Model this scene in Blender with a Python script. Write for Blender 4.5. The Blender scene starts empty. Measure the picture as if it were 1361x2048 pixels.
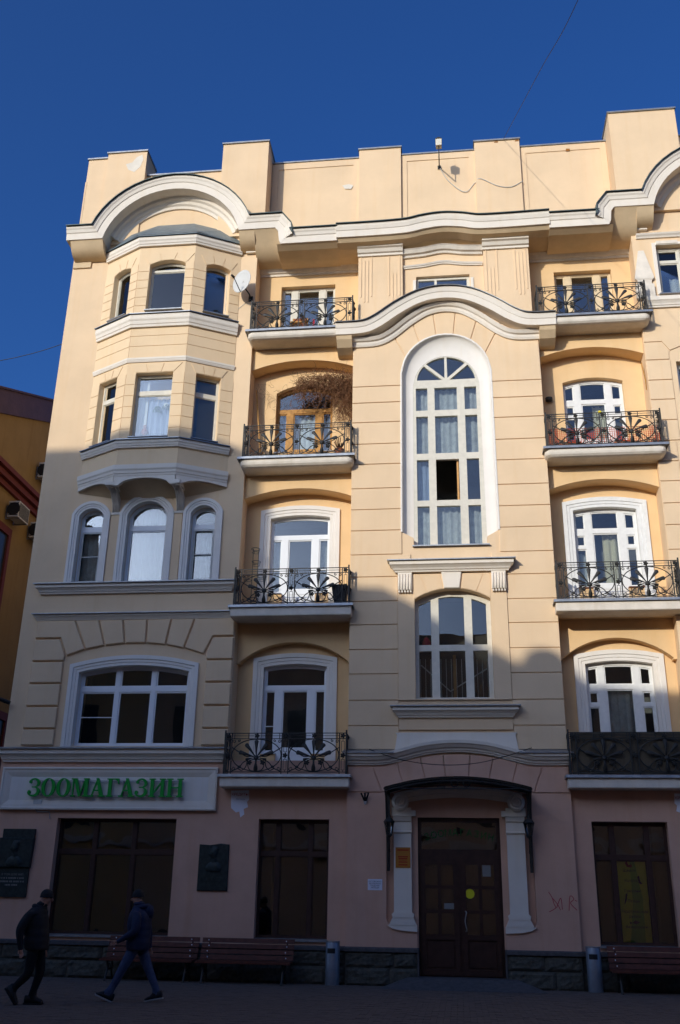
import bpy, bmesh, math, random
from mathutils import Vector, Matrix, noise
from mathutils.geometry import tessellate_polygon
random.seed(7)
R = math.radians
SC = bpy.context.scene
COL = SC.collection

# ------------------------------------------------------------------ camera
cam = bpy.data.cameras.new('camera'); camo = bpy.data.objects.new('camera', cam); COL.objects.link(camo)
cam.sensor_fit = 'VERTICAL'; cam.sensor_height = 36.0; cam.sensor_width = 36.0 * 680 / 1024
cam.lens = 36.0 * 1946.1 / 2048; cam.clip_start = 0.1; cam.clip_end = 3000
pitch, yaw, roll = R(22.197), R(-6.943), R(1.0295)
fw = Vector((math.sin(yaw) * math.cos(pitch), math.cos(yaw) * math.cos(pitch), math.sin(pitch)))
r0 = Vector((math.cos(yaw), -math.sin(yaw), 0)); u0 = r0.cross(fw)
rr = r0 * math.cos(roll) + u0 * math.sin(roll); uu = u0 * math.cos(roll) - r0 * math.sin(roll)
M = Matrix((rr, uu, -fw)).transposed().to_4x4(); M.translation = Vector((0, -23, 1.5))
camo.matrix_world = M
SC.camera = camo

# ------------------------------------------------------------------ sky, sun, exposure
TO_SUN = Vector((-0.55, -1.0, 0.33)).normalized()
w = bpy.data.worlds.new('World'); SC.world = w; w.use_nodes = True
nt = w.node_tree; nt.nodes.clear()
sky = nt.nodes.new('ShaderNodeTexSky'); sky.sky_type = 'NISHITA'; sky.sun_disc = False
sky.sun_elevation = math.asin(TO_SUN.z); sky.sun_rotation = math.atan2(TO_SUN.x, TO_SUN.y)
sky.altitude = 150; sky.air_density = 1.0; sky.dust_density = 6.5; sky.ozone_density = 8.5
bg = nt.nodes.new('ShaderNodeBackground'); bg.inputs[1].default_value = 0.15
wo = nt.nodes.new('ShaderNodeOutputWorld')
hs = nt.nodes.new('ShaderNodeHueSaturation'); hs.inputs['Saturation'].default_value = 1.07; hs.inputs['Hue'].default_value = 0.508
nt.links.new(sky.outputs[0], hs.inputs['Color']); nt.links.new(hs.outputs[0], bg.inputs[0]); nt.links.new(bg.outputs[0], wo.inputs[0])
sun = bpy.data.lights.new('sun', 'SUN'); suno = bpy.data.objects.new('sun', sun); COL.objects.link(suno)
sun.energy = 2.6; sun.angle = R(0.53); sun.color = (1.0, 0.96, 0.86)
suno.rotation_euler = (-TO_SUN).to_track_quat('-Z', 'Y').to_euler(); suno.location = (-30, -50, 40)
vs = SC.view_settings
vs.view_transform = 'Standard'; vs.look = 'None'; vs.exposure = 0.22; vs.gamma = 1.0; vs.use_curve_mapping = False

# ------------------------------------------------------------------ materials
MATS = {}
def mat(name, col, rough=0.8, var=0.0, vscale=1.5, bump=0.0, bscale=40, metal=0.0, streak=0.0, col2=None, spec=0.3):
    m = bpy.data.materials.new(name); m.use_nodes = True; n = m.node_tree; P = n.nodes['Principled BSDF']; L = n.links
    P.inputs['Roughness'].default_value = rough; P.inputs['Metallic'].default_value = metal
    P.inputs['Specular IOR Level'].default_value = spec
    c4 = (*col, 1); P.inputs['Base Color'].default_value = c4
    g = n.nodes.new('ShaderNodeNewGeometry')
    last = None
    if var or col2:
        t = n.nodes.new('ShaderNodeTexNoise'); t.inputs['Scale'].default_value = vscale; t.inputs['Detail'].default_value = 6
        t.inputs['Roughness'].default_value = 0.62
        L.new(g.outputs['Position'], t.inputs['Vector'])
        rp = n.nodes.new('ShaderNodeValToRGB'); rp.color_ramp.elements[0].position = 0.33; rp.color_ramp.elements[1].position = 0.68
        a = col2 if col2 else tuple(c * (1 - var) for c in col)
        rp.color_ramp.elements[0].color = (*a, 1); rp.color_ramp.elements[1].color = (*tuple(min(1, c * (1 + var * 0.35)) for c in col), 1)
        L.new(t.outputs['Fac'], rp.inputs[0]); last = rp.outputs[0]
    if streak:
        mp = n.nodes.new('ShaderNodeMapping'); mp.inputs['Scale'].default_value = (5.0, 5.0, 0.35)
        L.new(g.outputs['Position'], mp.inputs[0])
        t2 = n.nodes.new('ShaderNodeTexNoise'); t2.inputs['Scale'].default_value = 1.0; t2.inputs['Detail'].default_value = 5
        L.new(mp.outputs[0], t2.inputs['Vector'])
        r2 = n.nodes.new('ShaderNodeValToRGB'); r2.color_ramp.elements[0].position = 0.52; r2.color_ramp.elements[1].position = 0.78
        r2.color_ramp.elements[0].color = (1, 1, 1, 1); k = 1 - streak; r2.color_ramp.elements[1].color = (k, k * 0.97, k * 0.92, 1)
        L.new(t2.outputs['Fac'], r2.inputs[0])
        mx = n.nodes.new('ShaderNodeMix'); mx.data_type = 'RGBA'; mx.blend_type = 'MULTIPLY'; mx.inputs[0].default_value = 1
        if last: L.new(last, mx.inputs[6])
        else: mx.inputs[6].default_value = c4
        L.new(r2.outputs[0], mx.inputs[7]); last = mx.outputs[2]
    if last: L.new(last, P.inputs['Base Color'])
    if bump:
        t3 = n.nodes.new('ShaderNodeTexNoise'); t3.inputs['Scale'].default_value = bscale; t3.inputs['Detail'].default_value = 4
        L.new(g.outputs['Position'], t3.inputs['Vector'])
        b = n.nodes.new('ShaderNodeBump'); b.inputs['Strength'].default_value = 0.9; b.inputs['Distance'].default_value = bump
        L.new(t3.outputs['Fac'], b.inputs['Height']); L.new(b.outputs[0], P.inputs['Normal'])
    MATS[name] = m; return m
def glass_mat(name, tint, ior, wave, wscale):
    m = bpy.data.materials.new(name); m.use_nodes = True; n = m.node_tree; n.nodes.clear(); L = n.links
    o = n.nodes.new('ShaderNodeOutputMaterial'); mx = n.nodes.new('ShaderNodeMixShader')
    tr = n.nodes.new('ShaderNodeBsdfTransparent'); tr.inputs[0].default_value = (*tint, 1)
    gl = n.nodes.new('ShaderNodeBsdfGlossy'); gl.inputs['Roughness'].default_value = 0.0; gl.inputs[0].default_value = (1, 1, 1, 1)
    fr = n.nodes.new('ShaderNodeFresnel'); fr.inputs[0].default_value = ior
    g = n.nodes.new('ShaderNodeNewGeometry'); t = n.nodes.new('ShaderNodeTexNoise'); t.inputs['Scale'].default_value = wscale; t.inputs['Detail'].default_value = 1
    L.new(g.outputs['Position'], t.inputs['Vector'])
    b = n.nodes.new('ShaderNodeBump'); b.inputs['Strength'].default_value = 1.0; b.inputs['Distance'].default_value = wave
    L.new(t.outputs['Fac'], b.inputs['Height']); L.new(b.outputs[0], gl.inputs['Normal'])
    L.new(fr.outputs[0], mx.inputs[0]); L.new(tr.outputs[0], mx.inputs[1]); L.new(gl.outputs[0], mx.inputs[2]); L.new(mx.outputs[0], o.inputs[0])
    MATS[name] = m
mat('cream', (0.775, 0.56, 0.345), 0.9, 0.07, 0.9, 0.004, 55, streak=0.02)
mat('cream_bay', (0.79, 0.58, 0.352), 0.9, 0.06, 1.1, 0.003, 60, streak=0.02)
mat('yellow', (0.78, 0.52, 0.265), 0.9, 0.07, 1.2, 0.003, 50, streak=0.02)
mat('pink', (0.65, 0.39, 0.275), 0.9, 0.10, 1.0, 0.004, 55, streak=0.04)
mat('surround', (0.80, 0.735, 0.645), 0.85, 0.05, 2.0, 0.002, 60, streak=0.03)
mat('white', (0.78, 0.69, 0.57), 0.85, 0.05, 2.0, 0.002, 60, streak=0.03)
mat('white_old', (0.75, 0.66, 0.54), 0.9, 0.13, 3.0, 0.005, 30, streak=0.08)
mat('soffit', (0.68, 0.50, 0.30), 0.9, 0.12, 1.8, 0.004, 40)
mat('zinc', (0.34, 0.35, 0.36), 0.45, 0.25, 6.0, 0.004, 14, metal=0.75)
mat('green_tin', (0.10, 0.13, 0.12), 0.5, 0.3, 4.0, 0.006, 12, metal=0.2)
mat('bay_tin', (0.20, 0.24, 0.25), 0.45, 0.25, 5.0, 0.008, 10, metal=0.3)
mat('iron', (0.050, 0.047, 0.042), 0.55, 0.3, 30.0, 0.002, 60, metal=0.35)
mat('pvc', (0.78, 0.78, 0.77), 0.4, 0.03, 3.0)
mat('paint_white', (0.76, 0.74, 0.69), 0.55, 0.08, 8.0, 0.002, 50)
mat('paint_cream', (0.68, 0.62, 0.50), 0.6, 0.10, 7.0, 0.002, 50)
mat('paint_buff', (0.70, 0.54, 0.33), 0.6, 0.10, 7.0, 0.002, 50)
mat('oak', (0.50, 0.235, 0.045), 0.5, 0.25, 9.0, 0.002, 40)
mat('dark_wood', (0.055, 0.025, 0.018), 0.5, 0.3, 8.0, 0.002, 40)
mat('door_wood', (0.048, 0.021, 0.015), 0.45, 0.3, 6.0, 0.002, 40)
mat('bench_wood', (0.12, 0.035, 0.022), 0.55, 0.45, 7.0, 0.003, 30)
mat('granite', (0.09, 0.086, 0.068), 0.85, 0.4, 14.0, 0.012, 22)
mat('granite_cap', (0.09, 0.085, 0.085), 0.8, 0.3, 10.0, 0.006, 25)
mat('paving', (0.12, 0.095, 0.08), 0.9, 0.22, 5.0, 0.004, 60)
mat('paving_joint', (0.075, 0.062, 0.054), 0.95, 0.3, 8.0, 0.006, 40)
mat('room', (0.20, 0.19, 0.17), 0.9, 0.3, 1.0)
mat('room_dark', (0.08, 0.07, 0.06), 0.9, 0.3, 1.0)
mat('curtain', (0.62, 0.63, 0.62), 0.9, 0.08, 4.0)
mat('curtain_grey', (0.48, 0.49, 0.49), 0.9, 0.25, 7.0)
mat('curtain_warm', (0.62, 0.55, 0.38), 0.9, 0.1, 4.0)
mat('sign_green', (0.004, 0.32, 0.035), 0.35, spec=0.4)
mat('dark_green', (0.003, 0.10, 0.02), 0.6)  # darker green than the sign letters
mat('bronze', (0.035, 0.045, 0.042), 0.5, 0.4, 12.0, 0.004, 25, metal=0.4)
mat('bronze_text', (0.20, 0.20, 0.19), 0.6)
mat('steel_bin', (0.23, 0.26, 0.30), 0.4, 0.15, 6.0, metal=0.5)
mat('black', (0.012, 0.012, 0.012), 0.6)
mat('paper', (0.74, 0.74, 0.80), 0.8)
mat('ink', (0.03, 0.03, 0.06), 0.8)
mat('ochre_sheet', (0.42, 0.16, 0.02), 0.6); mat('red_ink', (0.35, 0.02, 0.01), 0.7)
mat('yellow_disc', (0.62, 0.60, 0.02), 0.5)
mat('banner', (0.80, 0.80, 0.05), 0.5); mat('banner_green', (0.22, 0.50, 0.05), 0.5)
mat('dish', (0.60, 0.58, 0.53), 0.5, 0.06, 3.0)
mat('twig', (0.22, 0.10, 0.045), 0.9, 0.4, 9.0)
mat('terracotta', (0.33, 0.10, 0.04), 0.9, 0.2, 5.0)
mat('red_net', (0.50, 0.07, 0.025), 0.8, 0.2, 20.0)
mat('leaf', (0.05, 0.10, 0.02), 0.7, 0.3, 20.0)
mat('flower_yellow', (0.75, 0.55, 0.03), 0.7)
mat('ochre_wall', (0.32, 0.205, 0.075), 0.9, 0.12, 1.0, 0.004, 40, streak=0.1)
mat('red_trim', (0.16, 0.032, 0.018), 0.7, 0.15, 3.0)
mat('brown_tin', (0.11, 0.055, 0.04), 0.5, 0.25, 2.0, 0.006, 8, metal=0.2)
mat('ac_shell', (0.55, 0.54, 0.50), 0.6, 0.12, 4.0)
mat('plaster_patch', (0.74, 0.66, 0.54), 0.9, 0.08, 5.0)
mat('skin', (0.42, 0.22, 0.15), 0.6); mat('cloth_black', (0.014, 0.014, 0.016), 0.7, 0.3, 14, 0.006, 14)
mat('trouser_black', (0.010, 0.010, 0.011), 0.9); mat('jacket_blue', (0.012, 0.020, 0.055), 0.6, 0.3, 9, 0.008, 11)
mat('jeans', (0.055, 0.075, 0.14), 0.9, 0.3, 12); mat('shoe', (0.012, 0.012, 0.014), 0.5); mat('sole', (0.35, 0.34, 0.32), 0.7)
mat('opp_a', (0.68, 0.46, 0.25), 0.9, 0.1, 0.5); mat('opp_b', (0.70, 0.48, 0.24), 0.9, 0.1, 0.5); mat('opp_c', (0.70, 0.50, 0.33), 0.9, 0.1, 0.5)
mat('opp_roof', (0.06, 0.05, 0.05), 0.7, 0.2, 1.0); mat('opp_window', (0.03, 0.035, 0.04), 0.3); mat('screen_brown', (0.11, 0.085, 0.055), 0.9, 0.2, 8); mat('rust', (0.36, 0.14, 0.03), 0.9, 0.3, 20)
mat('bust_white', (0.75, 0.74, 0.70), 0.6); mat('red_cloth', (0.55, 0.03, 0.05), 0.8); mat('graffiti', (0.42, 0.03, 0.05), 0.7)
mat('curtain_blue', (0.30, 0.36, 0.50), 0.9, 0.1, 4.0)
glass_mat('glass', (0.84, 0.87, 0.87), 1.66, 0.0015, 1.6)
glass_mat('glass_shop', (0.80, 0.80, 0.78), 1.8, 0.012, 1.3)
glass_mat('canopy_glass', (0.45, 0.47, 0.47), 1.6, 0.0, 1.0)

# ------------------------------------------------------------------ mesh helpers
class MB:
    def __init__(s): s.v = []; s.f = []
    def add(s, vs, fs):
        o = len(s.v); s.v += [tuple(v) for v in vs]; s.f += [tuple(i + o for i in f) for f in fs]; return s
    def box(s, x0, x1, y0, y1, z0, z1):
        return s.add([(x0, y0, z0), (x1, y0, z0), (x1, y1, z0), (x0, y1, z0), (x0, y0, z1), (x1, y0, z1), (x1, y1, z1), (x0, y1, z1)],
                     [(0, 3, 2, 1), (4, 5, 6, 7), (0, 1, 5, 4), (1, 2, 6, 5), (2, 3, 7, 6), (3, 0, 4, 7)])
    def prism(s, poly, y0, y1):          # polygon in x,z between two depths
        n = len(poly)
        return s.add([(x, y0, z) for x, z in poly] + [(x, y1, z) for x, z in poly],
                     [tuple(range(n)), tuple(range(2 * n - 1, n - 1, -1))] + [(i, i + n, (i + 1) % n + n, (i + 1) % n) for i in range(n)])
    def prism_z(s, poly, z0, z1):        # polygon in x,y between two heights
        n = len(poly)
        return s.add([(x, y, z0) for x, y in poly] + [(x, y, z1) for x, y in poly],
                     [tuple(range(n)), tuple(range(2 * n - 1, n - 1, -1))] + [(i, i + n, (i + 1) % n + n, (i + 1) % n) for i in range(n)])
    def prism_x(s, poly, x0, x1):        # polygon in y,z between two x
        n = len(poly)
        return s.add([(x0, y, z) for y, z in poly] + [(x1, y, z) for y, z in poly],
                     [tuple(range(n)), tuple(range(2 * n - 1, n - 1, -1))] + [(i, i + n, (i + 1) % n + n, (i + 1) % n) for i in range(n)])
    def chamf(s, poly, y0, y1, c):       # block with a small chamfer round its front (y0 is the front)
        ins = offset(poly, -c); n = len(poly)
        s.add([(x, y0, z) for x, z in ins] + [(x, y0 + c, z) for x, z in poly] + [(x, y1, z) for x, z in poly],
              [tuple(range(n))] + [(i, i + n, (i + 1) % n + n, (i + 1) % n) for i in range(n)] + [(i + n, i + 2 * n, (i + 1) % n + 2 * n, (i + 1) % n + n) for i in range(n)])
        return s
    def wall(s, outer, holes, y0, y1, back=False):
        loops = [outer] + holes
        tri = tessellate_polygon([[Vector((x, z, 0)) for x, z in l] for l in loops])
        flat = [p for l in loops for p in l]
        s.add([(x, y0, z) for x, z in flat], tri)
        if back: s.add([(x, y1, z) for x, z in flat], tri)
        for l in loops:
            n = len(l)
            s.add([(x, y0, z) for x, z in l] + [(x, y1, z) for x, z in l], [(i, (i + 1) % n, (i + 1) % n + n, i + n) for i in range(n)])
        return s
    def sweep(s, path, prof, mapf, closed=False, cap=True):
        n = len(path); rows = []
        for i in range(n):
            p = Vector(path[i])
            a = Vector(path[i - 1]) if (i > 0 or closed) else None
            b = Vector(path[(i + 1) % n]) if (i < n - 1 or closed) else None
            d1 = (p - a).normalized() if a is not None else None; d2 = (b - p).normalized() if b is not None else None
            if d1 is None: d1 = d2
            if d2 is None: d2 = d1
            n1 = Vector((-d1.y, d1.x)); n2 = Vector((-d2.y, d2.x)); m = n1 + n2
            if m.length < 1e-6: m = n1.copy()
            m.normalize(); k = 1 / max(0.35, m.dot(n1))
            rows.append([mapf(p.x + m.x * a_ * k, p.y + m.y * a_ * k, b_) for a_, b_ in prof])
        q = len(prof); fs = []
        for i in range(n if closed else n - 1):
            j = (i + 1) % n
            for t in range(q - 1): fs.append((i * q + t, j * q + t, j * q + t + 1, i * q + t + 1))
        if cap and not closed:
            fs.append(tuple(range(q))); fs.append(tuple((n - 1) * q + t for t in range(q)))
        return s.add([v for r_ in rows for v in r_], fs)
    def fsweep(s, path, prof, **k):      # path in x,z on a facade; profile (offset, y)
        return s.sweep(path, prof, lambda u, v, b: (u, b, v), **k)
    def psweep(s, path, prof, **k):      # path in x,y in plan; profile (offset, z)
        return s.sweep(path, prof, lambda u, v, b: (u, v, b), **k)
    def tube(s, pts, r, n=6, closed=False, r1=None):
        pts = [Vector(p) for p in pts]; N = len(pts); vs = []
        up = None
        for i, p in enumerate(pts):
            a = pts[i - 1] if (i > 0 or closed) else p; b = pts[(i + 1) % N] if (i < N - 1 or closed) else p
            d = (b - a)
            if d.length < 1e-9: d = Vector((0, 0, 1))
            d.normalize()
            if up is None: up = d.orthogonal().normalized()
            up = (up - d * up.dot(d))
            up = up.normalized() if up.length > 1e-6 else d.orthogonal().normalized()
            e = d.cross(up); ra = r if r1 is None else r + (r1 - r) * i / max(1, N - 1)
            for k in range(n):
                t = 2 * math.pi * k / n; vs.append(p + up * math.cos(t) * ra + e * math.sin(t) * ra)
        fs = []
        for i in range(N if closed else N - 1):
            j = (i + 1) % N
            for k in range(n): fs.append((i * n + k, j * n + k, j * n + (k + 1) % n, i * n + (k + 1) % n))
        if not closed: fs.append(tuple(range(n))); fs.append(tuple((N - 1) * n + k for k in range(n)))
        return s.add(vs, fs)
    def bar(s, p, q, wx, wy):            # flat bar between two points, width in facade plane wx, depth wy
        p = Vector(p); q = Vector(q); d = (q - p).normalized(); y = Vector((0, 1, 0)); e = d.cross(y)
        if e.length < 1e-6: e = Vector((1, 0, 0))
        e.normalize(); e *= wx / 2; y = y * wy / 2
        vs = [p - e - y, p + e - y, p + e + y, p - e + y, q - e - y, q + e - y, q + e + y, q - e + y]
        return s.add(vs, [(0, 3, 2, 1), (4, 5, 6, 7), (0, 1, 5, 4), (1, 2, 6, 5), (2, 3, 7, 6), (3, 0, 4, 7)])
    def lathe(s, prof, c=(0, 0, 0), n=16, axis='z'):
        vs = []; q = len(prof)
        for k in range(n):
            t = 2 * math.pi * k / n
            for r_, h in prof:
                a, b = r_ * math.cos(t), r_ * math.sin(t)
                vs.append((c[0] + a, c[1] + b, c[2] + h) if axis == 'z' else (c[0] + a, c[1] + h, c[2] + b))
        fs = [(k * q + t, ((k + 1) % n) * q + t, ((k + 1) % n) * q + t + 1, k * q + t + 1) for k in range(n) for t in range(q - 1)]
        fs.append(tuple(k * q for k in range(n))); fs.append(tuple(k * q + q - 1 for k in range(n)))
        return s.add(vs, fs)
    def mesh(s, name):
        me = bpy.data.meshes.new(name); me.from_pydata(s.v, [], s.f)
        b = bmesh.new(); b.from_mesh(me); bmesh.ops.recalc_face_normals(b, faces=b.faces); b.to_mesh(me); b.free()
        return me
    def build(s, name, m, parent=None, smooth=False, loc=None, rz=0):
        me = s.mesh(name); me.materials.append(MATS[m])
        if smooth:
            me.shade_smooth()
        return link(name, me, parent, loc, rz)
def link(name, me, parent=None, loc=None, rz=0):
    o = bpy.data.objects.new(name, me); COL.objects.link(o)
    if parent: o.parent = parent
    if loc: o.location = loc
    if rz: o.rotation_euler = (0, 0, rz)
    return o
def smooth_by_angle(o, deg=35):
    me = o.data; me.shade_smooth(); b = bmesh.new(); b.from_mesh(me)
    for e in b.edges: e.smooth = not (len(e.link_faces) == 2 and e.calc_face_angle(0) > R(deg))
    b.to_mesh(me); b.free(); return o
def empty(name, loc=(0, 0, 0), rz=0):
    o = bpy.data.objects.new(name, None); COL.objects.link(o); o.location = loc; o.rotation_euler = (0, 0, rz); return o
def tag(o, label, cat, group=None):
    o['label'] = label; o['category'] = cat
    if group: o['group'] = group
    return o
def copy_tree(o, parent=None):
    c = o.copy(); COL.objects.link(c); c.parent = parent
    for ch in list(o.children): copy_tree(ch, c)
    return c
def offset(poly, d):                     # +d outward for either orientation
    n = len(poly); A = sum(poly[i][0] * poly[(i + 1) % n][1] - poly[(i + 1) % n][0] * poly[i][1] for i in range(n))
    sg = 1 if A > 0 else -1; out = []
    for i in range(n):
        p = Vector(poly[i]); a = Vector(poly[i - 1]); b = Vector(poly[(i + 1) % n])
        d1 = (p - a).normalized(); d2 = (b - p).normalized()
        m = Vector((d1.y, -d1.x)) + Vector((d2.y, -d2.x))
        if m.length < 1e-6: m = Vector((d1.y, -d1.x))
        m.normalize(); k = 1 / max(0.4, m.dot(Vector((d1.y, -d1.x)))); q = p + m * d * sg * k; out.append((q.x, q.y))
    return out
def arch_fn(x0, x1, zs, rise):
    h = (x1 - x0) / 2; xc = (x0 + x1) / 2
    if rise <= 1e-6: return lambda x: zs
    Rr = (h * h + rise * rise) / (2 * rise)
    return lambda x: zs + rise - Rr + math.sqrt(max(0, Rr * Rr - (x - xc) ** 2))
def arch_pts(x0, x1, zs, rise, n=14):    # from right spring to left spring
    if rise <= 1e-6: return [(x1, zs), (x0, zs)]
    h = (x1 - x0) / 2; xc = (x0 + x1) / 2; Rr = (h * h + rise * rise) / (2 * rise); zc = zs + rise - Rr
    a = math.asin(min(1, h / Rr)); a = a if rise <= h else math.pi - a
    return [(xc + Rr * math.sin(a - 2 * a * i / n), zc + Rr * math.cos(a - 2 * a * i / n)) for i in range(n + 1)]
def opening(x0, x1, z0, zs, rise=0, n=14): return [(x0, z0), (x1, z0)] + arch_pts(x0, x1, zs, rise, n)
def rect(x0, x1, z0, z1): return [(x0, z0), (x1, z0), (x1, z1), (x0, z1)]
def cell(x0, x1, z0, z1, fn=None, n=6):
    if fn is None: return rect(x0, x1, z0, z1)
    pts = [(x1 + (x0 - x1) * i / n, min(z1, fn(x1 + (x0 - x1) * i / n))) for i in range(n + 1)]
    return [(x0, z0), (x1, z0)] + pts
def catmull(pts, n=6):
    out = []; P = [Vector(p) for p in pts]
    for i in range(len(P) - 1):
        a = P[max(0, i - 1)]; b = P[i]; c = P[i + 1]; d = P[min(len(P) - 1, i + 2)]
        for k in range(n):
            t = k / n
            q = 0.5 * ((2 * b) + (c - a) * t + (2 * a - 5 * b + 4 * c - d) * t * t + (3 * b - a - 3 * c + d) * t ** 3); out.append(tuple(q))
    out.append(tuple(P[-1])); return out
def mir(path): return [(-x, z) for x, z in path][::-1]
def text_mesh(name, body, size, loc, m, parent=None, extrude=0.002, align='CENTER', sx=1.0):
    cu = bpy.data.curves.new(name, 'FONT'); cu.body = body; cu.size = size; cu.extrude = extrude; cu.align_x = align; cu.resolution_u = 2
    t = bpy.data.objects.new(name, cu); COL.objects.link(t); dg = bpy.context.evaluated_depsgraph_get()
    me = bpy.data.meshes.new_from_object(t.evaluated_get(dg)); bpy.data.objects.remove(t); bpy.data.curves.remove(cu)
    for v in me.vertices: v.co = Vector((v.co.x * sx, v.co.z, v.co.y))
    me.materials.clear(); me.materials.append(MATS[m]); o = link(name, me, parent, loc); return o

# ------------------------------------------------------------------ window builder
def wavy(mb, x0, x1, y, z0, z1, amp=0.03, waves=None):
    n = max(6, int((x1 - x0) / 0.035)); ph = random.random() * 6; wv = waves or (x1 - x0) * 6
    pts = [(x0 + (x1 - x0) * i / n, y + amp * math.sin(ph + 6.283 * wv * i / n) + amp * 0.5 * math.sin(2 * ph + 11.7 * wv * i / n)) for i in range(n + 1)]
    vs = [(px, py, z0) for px, py in pts] + [(px, py, z1) for px, py in pts]
    return mb.add(vs, [(i, i + 1, i + n + 2, i + n + 1) for i in range(n)])
def window(parent, outer, cells, y, fm, depth=0.09, sash=0.035, glass='glass', curtains=(), room='room', rdepth=1.3, loc=None, rz=0, name='window', openc=()):
    mb = MB().wall(outer, cells, y, y + depth, back=True)
    if sash:
        for c in cells: mb.wall(c, [offset(c, -sash)], y + 0.022, y + depth - 0.012, back=True)
    o = mb.build(name, fm, parent, loc=loc, rz=rz)
    for i, c in enumerate(cells):
        if i in openc: continue
        MB().prism(offset(c, -sash * 0.7), y + depth * 0.5, y + depth * 0.5 + 0.006).build('pane', glass, o)
    xs = [p[0] for p in outer]; zs = [p[1] for p in outer]
    x0, x1, z0, z1 = min(xs) - 0.25, max(xs) + 0.25, min(zs) - 0.15, max(zs) + 0.2; y0 = y + depth + 0.05; y1 = y0 + rdepth
    b = MB().add([(x0, y0, z0), (x1, y0, z0), (x1, y1, z0), (x0, y1, z0), (x0, y0, z1), (x1, y0, z1), (x1, y1, z1), (x0, y1, z1)],
                 [(0, 1, 2, 3), (4, 5, 6, 7), (1, 2, 6, 5), (2, 3, 7, 6), (3, 0, 4, 7)])
    b.wall(rect(x0, x1, z0, z1), [offset(outer, 0.01)], y0 - 0.002, y0 + 0.004)
    b.build('room_interior', room, o)
    for cx0, cx1, cz0, cz1, cm in curtains:
        wavy(MB(), cx0, cx1, y0 + 0.10, cz0, cz1).build('curtain', cm, o, smooth=True)
    return o
def sill(parent, x0, x1, y0, y1, z, t=0.03, m='zinc', name='sill', loc=None):
    return MB().prism_x([(y0, z - t - 0.02), (y0, z - 0.02), (y1, z), (y1, z - t)], x0, x1).build(name, m, parent)

# ================================================================== STRUCTURE: ground
def structure(o): o['kind'] = 'structure'; return o
ground = structure(MB().add([(-400, -400, -0.03), (400, -400, -0.03), (400, 400, -0.03), (-400, 400, -0.03)], [(0, 1, 2, 3)]).build('pavement', 'paving_joint'))
def paving():
    bl, bw, j = 0.20, 0.10, 0.006
    proto = MB(); h = 0.03
    x, y = bl / 2 - j / 2, bw / 2 - j / 2; c = 0.004
    proto.add([(-x, -y, -h), (x, -y, -h), (x, y, -h), (-x, y, -h), (-x, -y, -c), (x, -y, -c), (x, y, -c), (-x, y, -c),
               (-x + c, -y + c, 0), (x - c, -y + c, 0), (x - c, y - c, 0), (-x + c, y - c, 0)],
              [(0, 1, 5, 4), (1, 2, 6, 5), (2, 3, 7, 6), (3, 0, 4, 7), (4, 5, 9, 8), (5, 6, 10, 9), (6, 7, 11, 10), (7, 4, 8, 11), (8, 9, 10, 11)])
    pm = proto.mesh('paving_brick'); pm.materials.append(MATS['paving'])
    rest = MB(); single = 0; r = random.Random(3)
    rows = []
    yy = -10.2; k = 0
    while yy < -0.05:
        xx = -13.0 + (bl / 2 if k % 2 else 0)
        while xx < 8.0:
            rows.append((xx, yy, r.uniform(-0.005, 0.003), r.uniform(-0.012, 0.012))); xx += bl
        yy += bw; k += 1
    for xx, yy, dz, tx in rows:
        if single < 300 and -6.0 < xx < 2.6 and yy > -8.95:
            o = bpy.data.objects.new('brick', pm); COL.objects.link(o); o.parent = ground; o.location = (xx, yy, dz); o.rotation_euler = (tx, tx * 0.7, 0); single += 1
        else:
            vs = [(xx + v[0], yy + v[1], v[2] + dz + v[1] * tx) for v in proto.v]; rest.add(vs, proto.f)
    o = rest.build('paving_bricks', 'paving', ground); o['kind'] = 'stuff'
paving()

# ================================================================== THE BUILDING
B = empty('apartment_building', (0, 0, 0))
tag(B, 'cream and white plastered apartment house with iron balconies and arched cornices', 'building')
YC, YL, YR, YS = 0.0, 0.15, 0.75, 0.30
XB0, XB1 = 2.52, 5.40          # balcony bay
XE = 11.02                     # outer edge

# ---------- profiles (offset along the path normal, y), front is negative y
def prof_ledge(y, h, d):       # simple cornice: h tall, d deep, from wall y
    return [(0, y), (0, y - d * 0.35), (h * 0.14, y - d * 0.40), (h * 0.18, y - d * 0.52), (h * 0.34, y - d * 0.62), (h * 0.50, y - d * 0.82), (h * 0.56, y - d * 0.92), (h * 0.60, y - d), (h, y - d), (h, y)]
def ledge(parent, x0, x1, z0, h, y, d, name='cornice', m='white', cap=True, capm='zinc'):
    # closed profile along x with returns at both ends
    pf = prof_ledge(0, h, d); path = [(x0, y), (x0, y - 0.001), (x1, y - 0.001), (x1, y)]
    mb = MB(); rows = []
    for t, (a, yy) in enumerate(pf):
        e = -yy * 0.8
        rows.append([(x0 - e + d * .4, y, z0 + a), (x0 - e + d * .4, y + yy, z0 + a), (x1 + e - d * .4, y + yy, z0 + a), (x1 + e - d * .4, y, z0 + a)])
    vs = [v for r_ in rows for v in r_]; fs = [(t * 4 + k, t * 4 + k + 1, t * 4 + k + 5, t * 4 + k + 4) for t in range(len(pf) - 1) for k in range(3)]
    mb.add(vs, fs); o = mb.build(name, m, parent)
    if cap:
        MB().prism_x([(y - d - 0.06, z0 + h - 0.012), (y - d - 0.06, z0 + h + 0.012), (y + 0.02, z0 + h + 0.07), (y + 0.02, z0 + h + 0.002)], x0 - 0.5 * d - 0.03, x1 + 0.5 * d + 0.03).build('flashing', capm, o)
    return o

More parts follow.
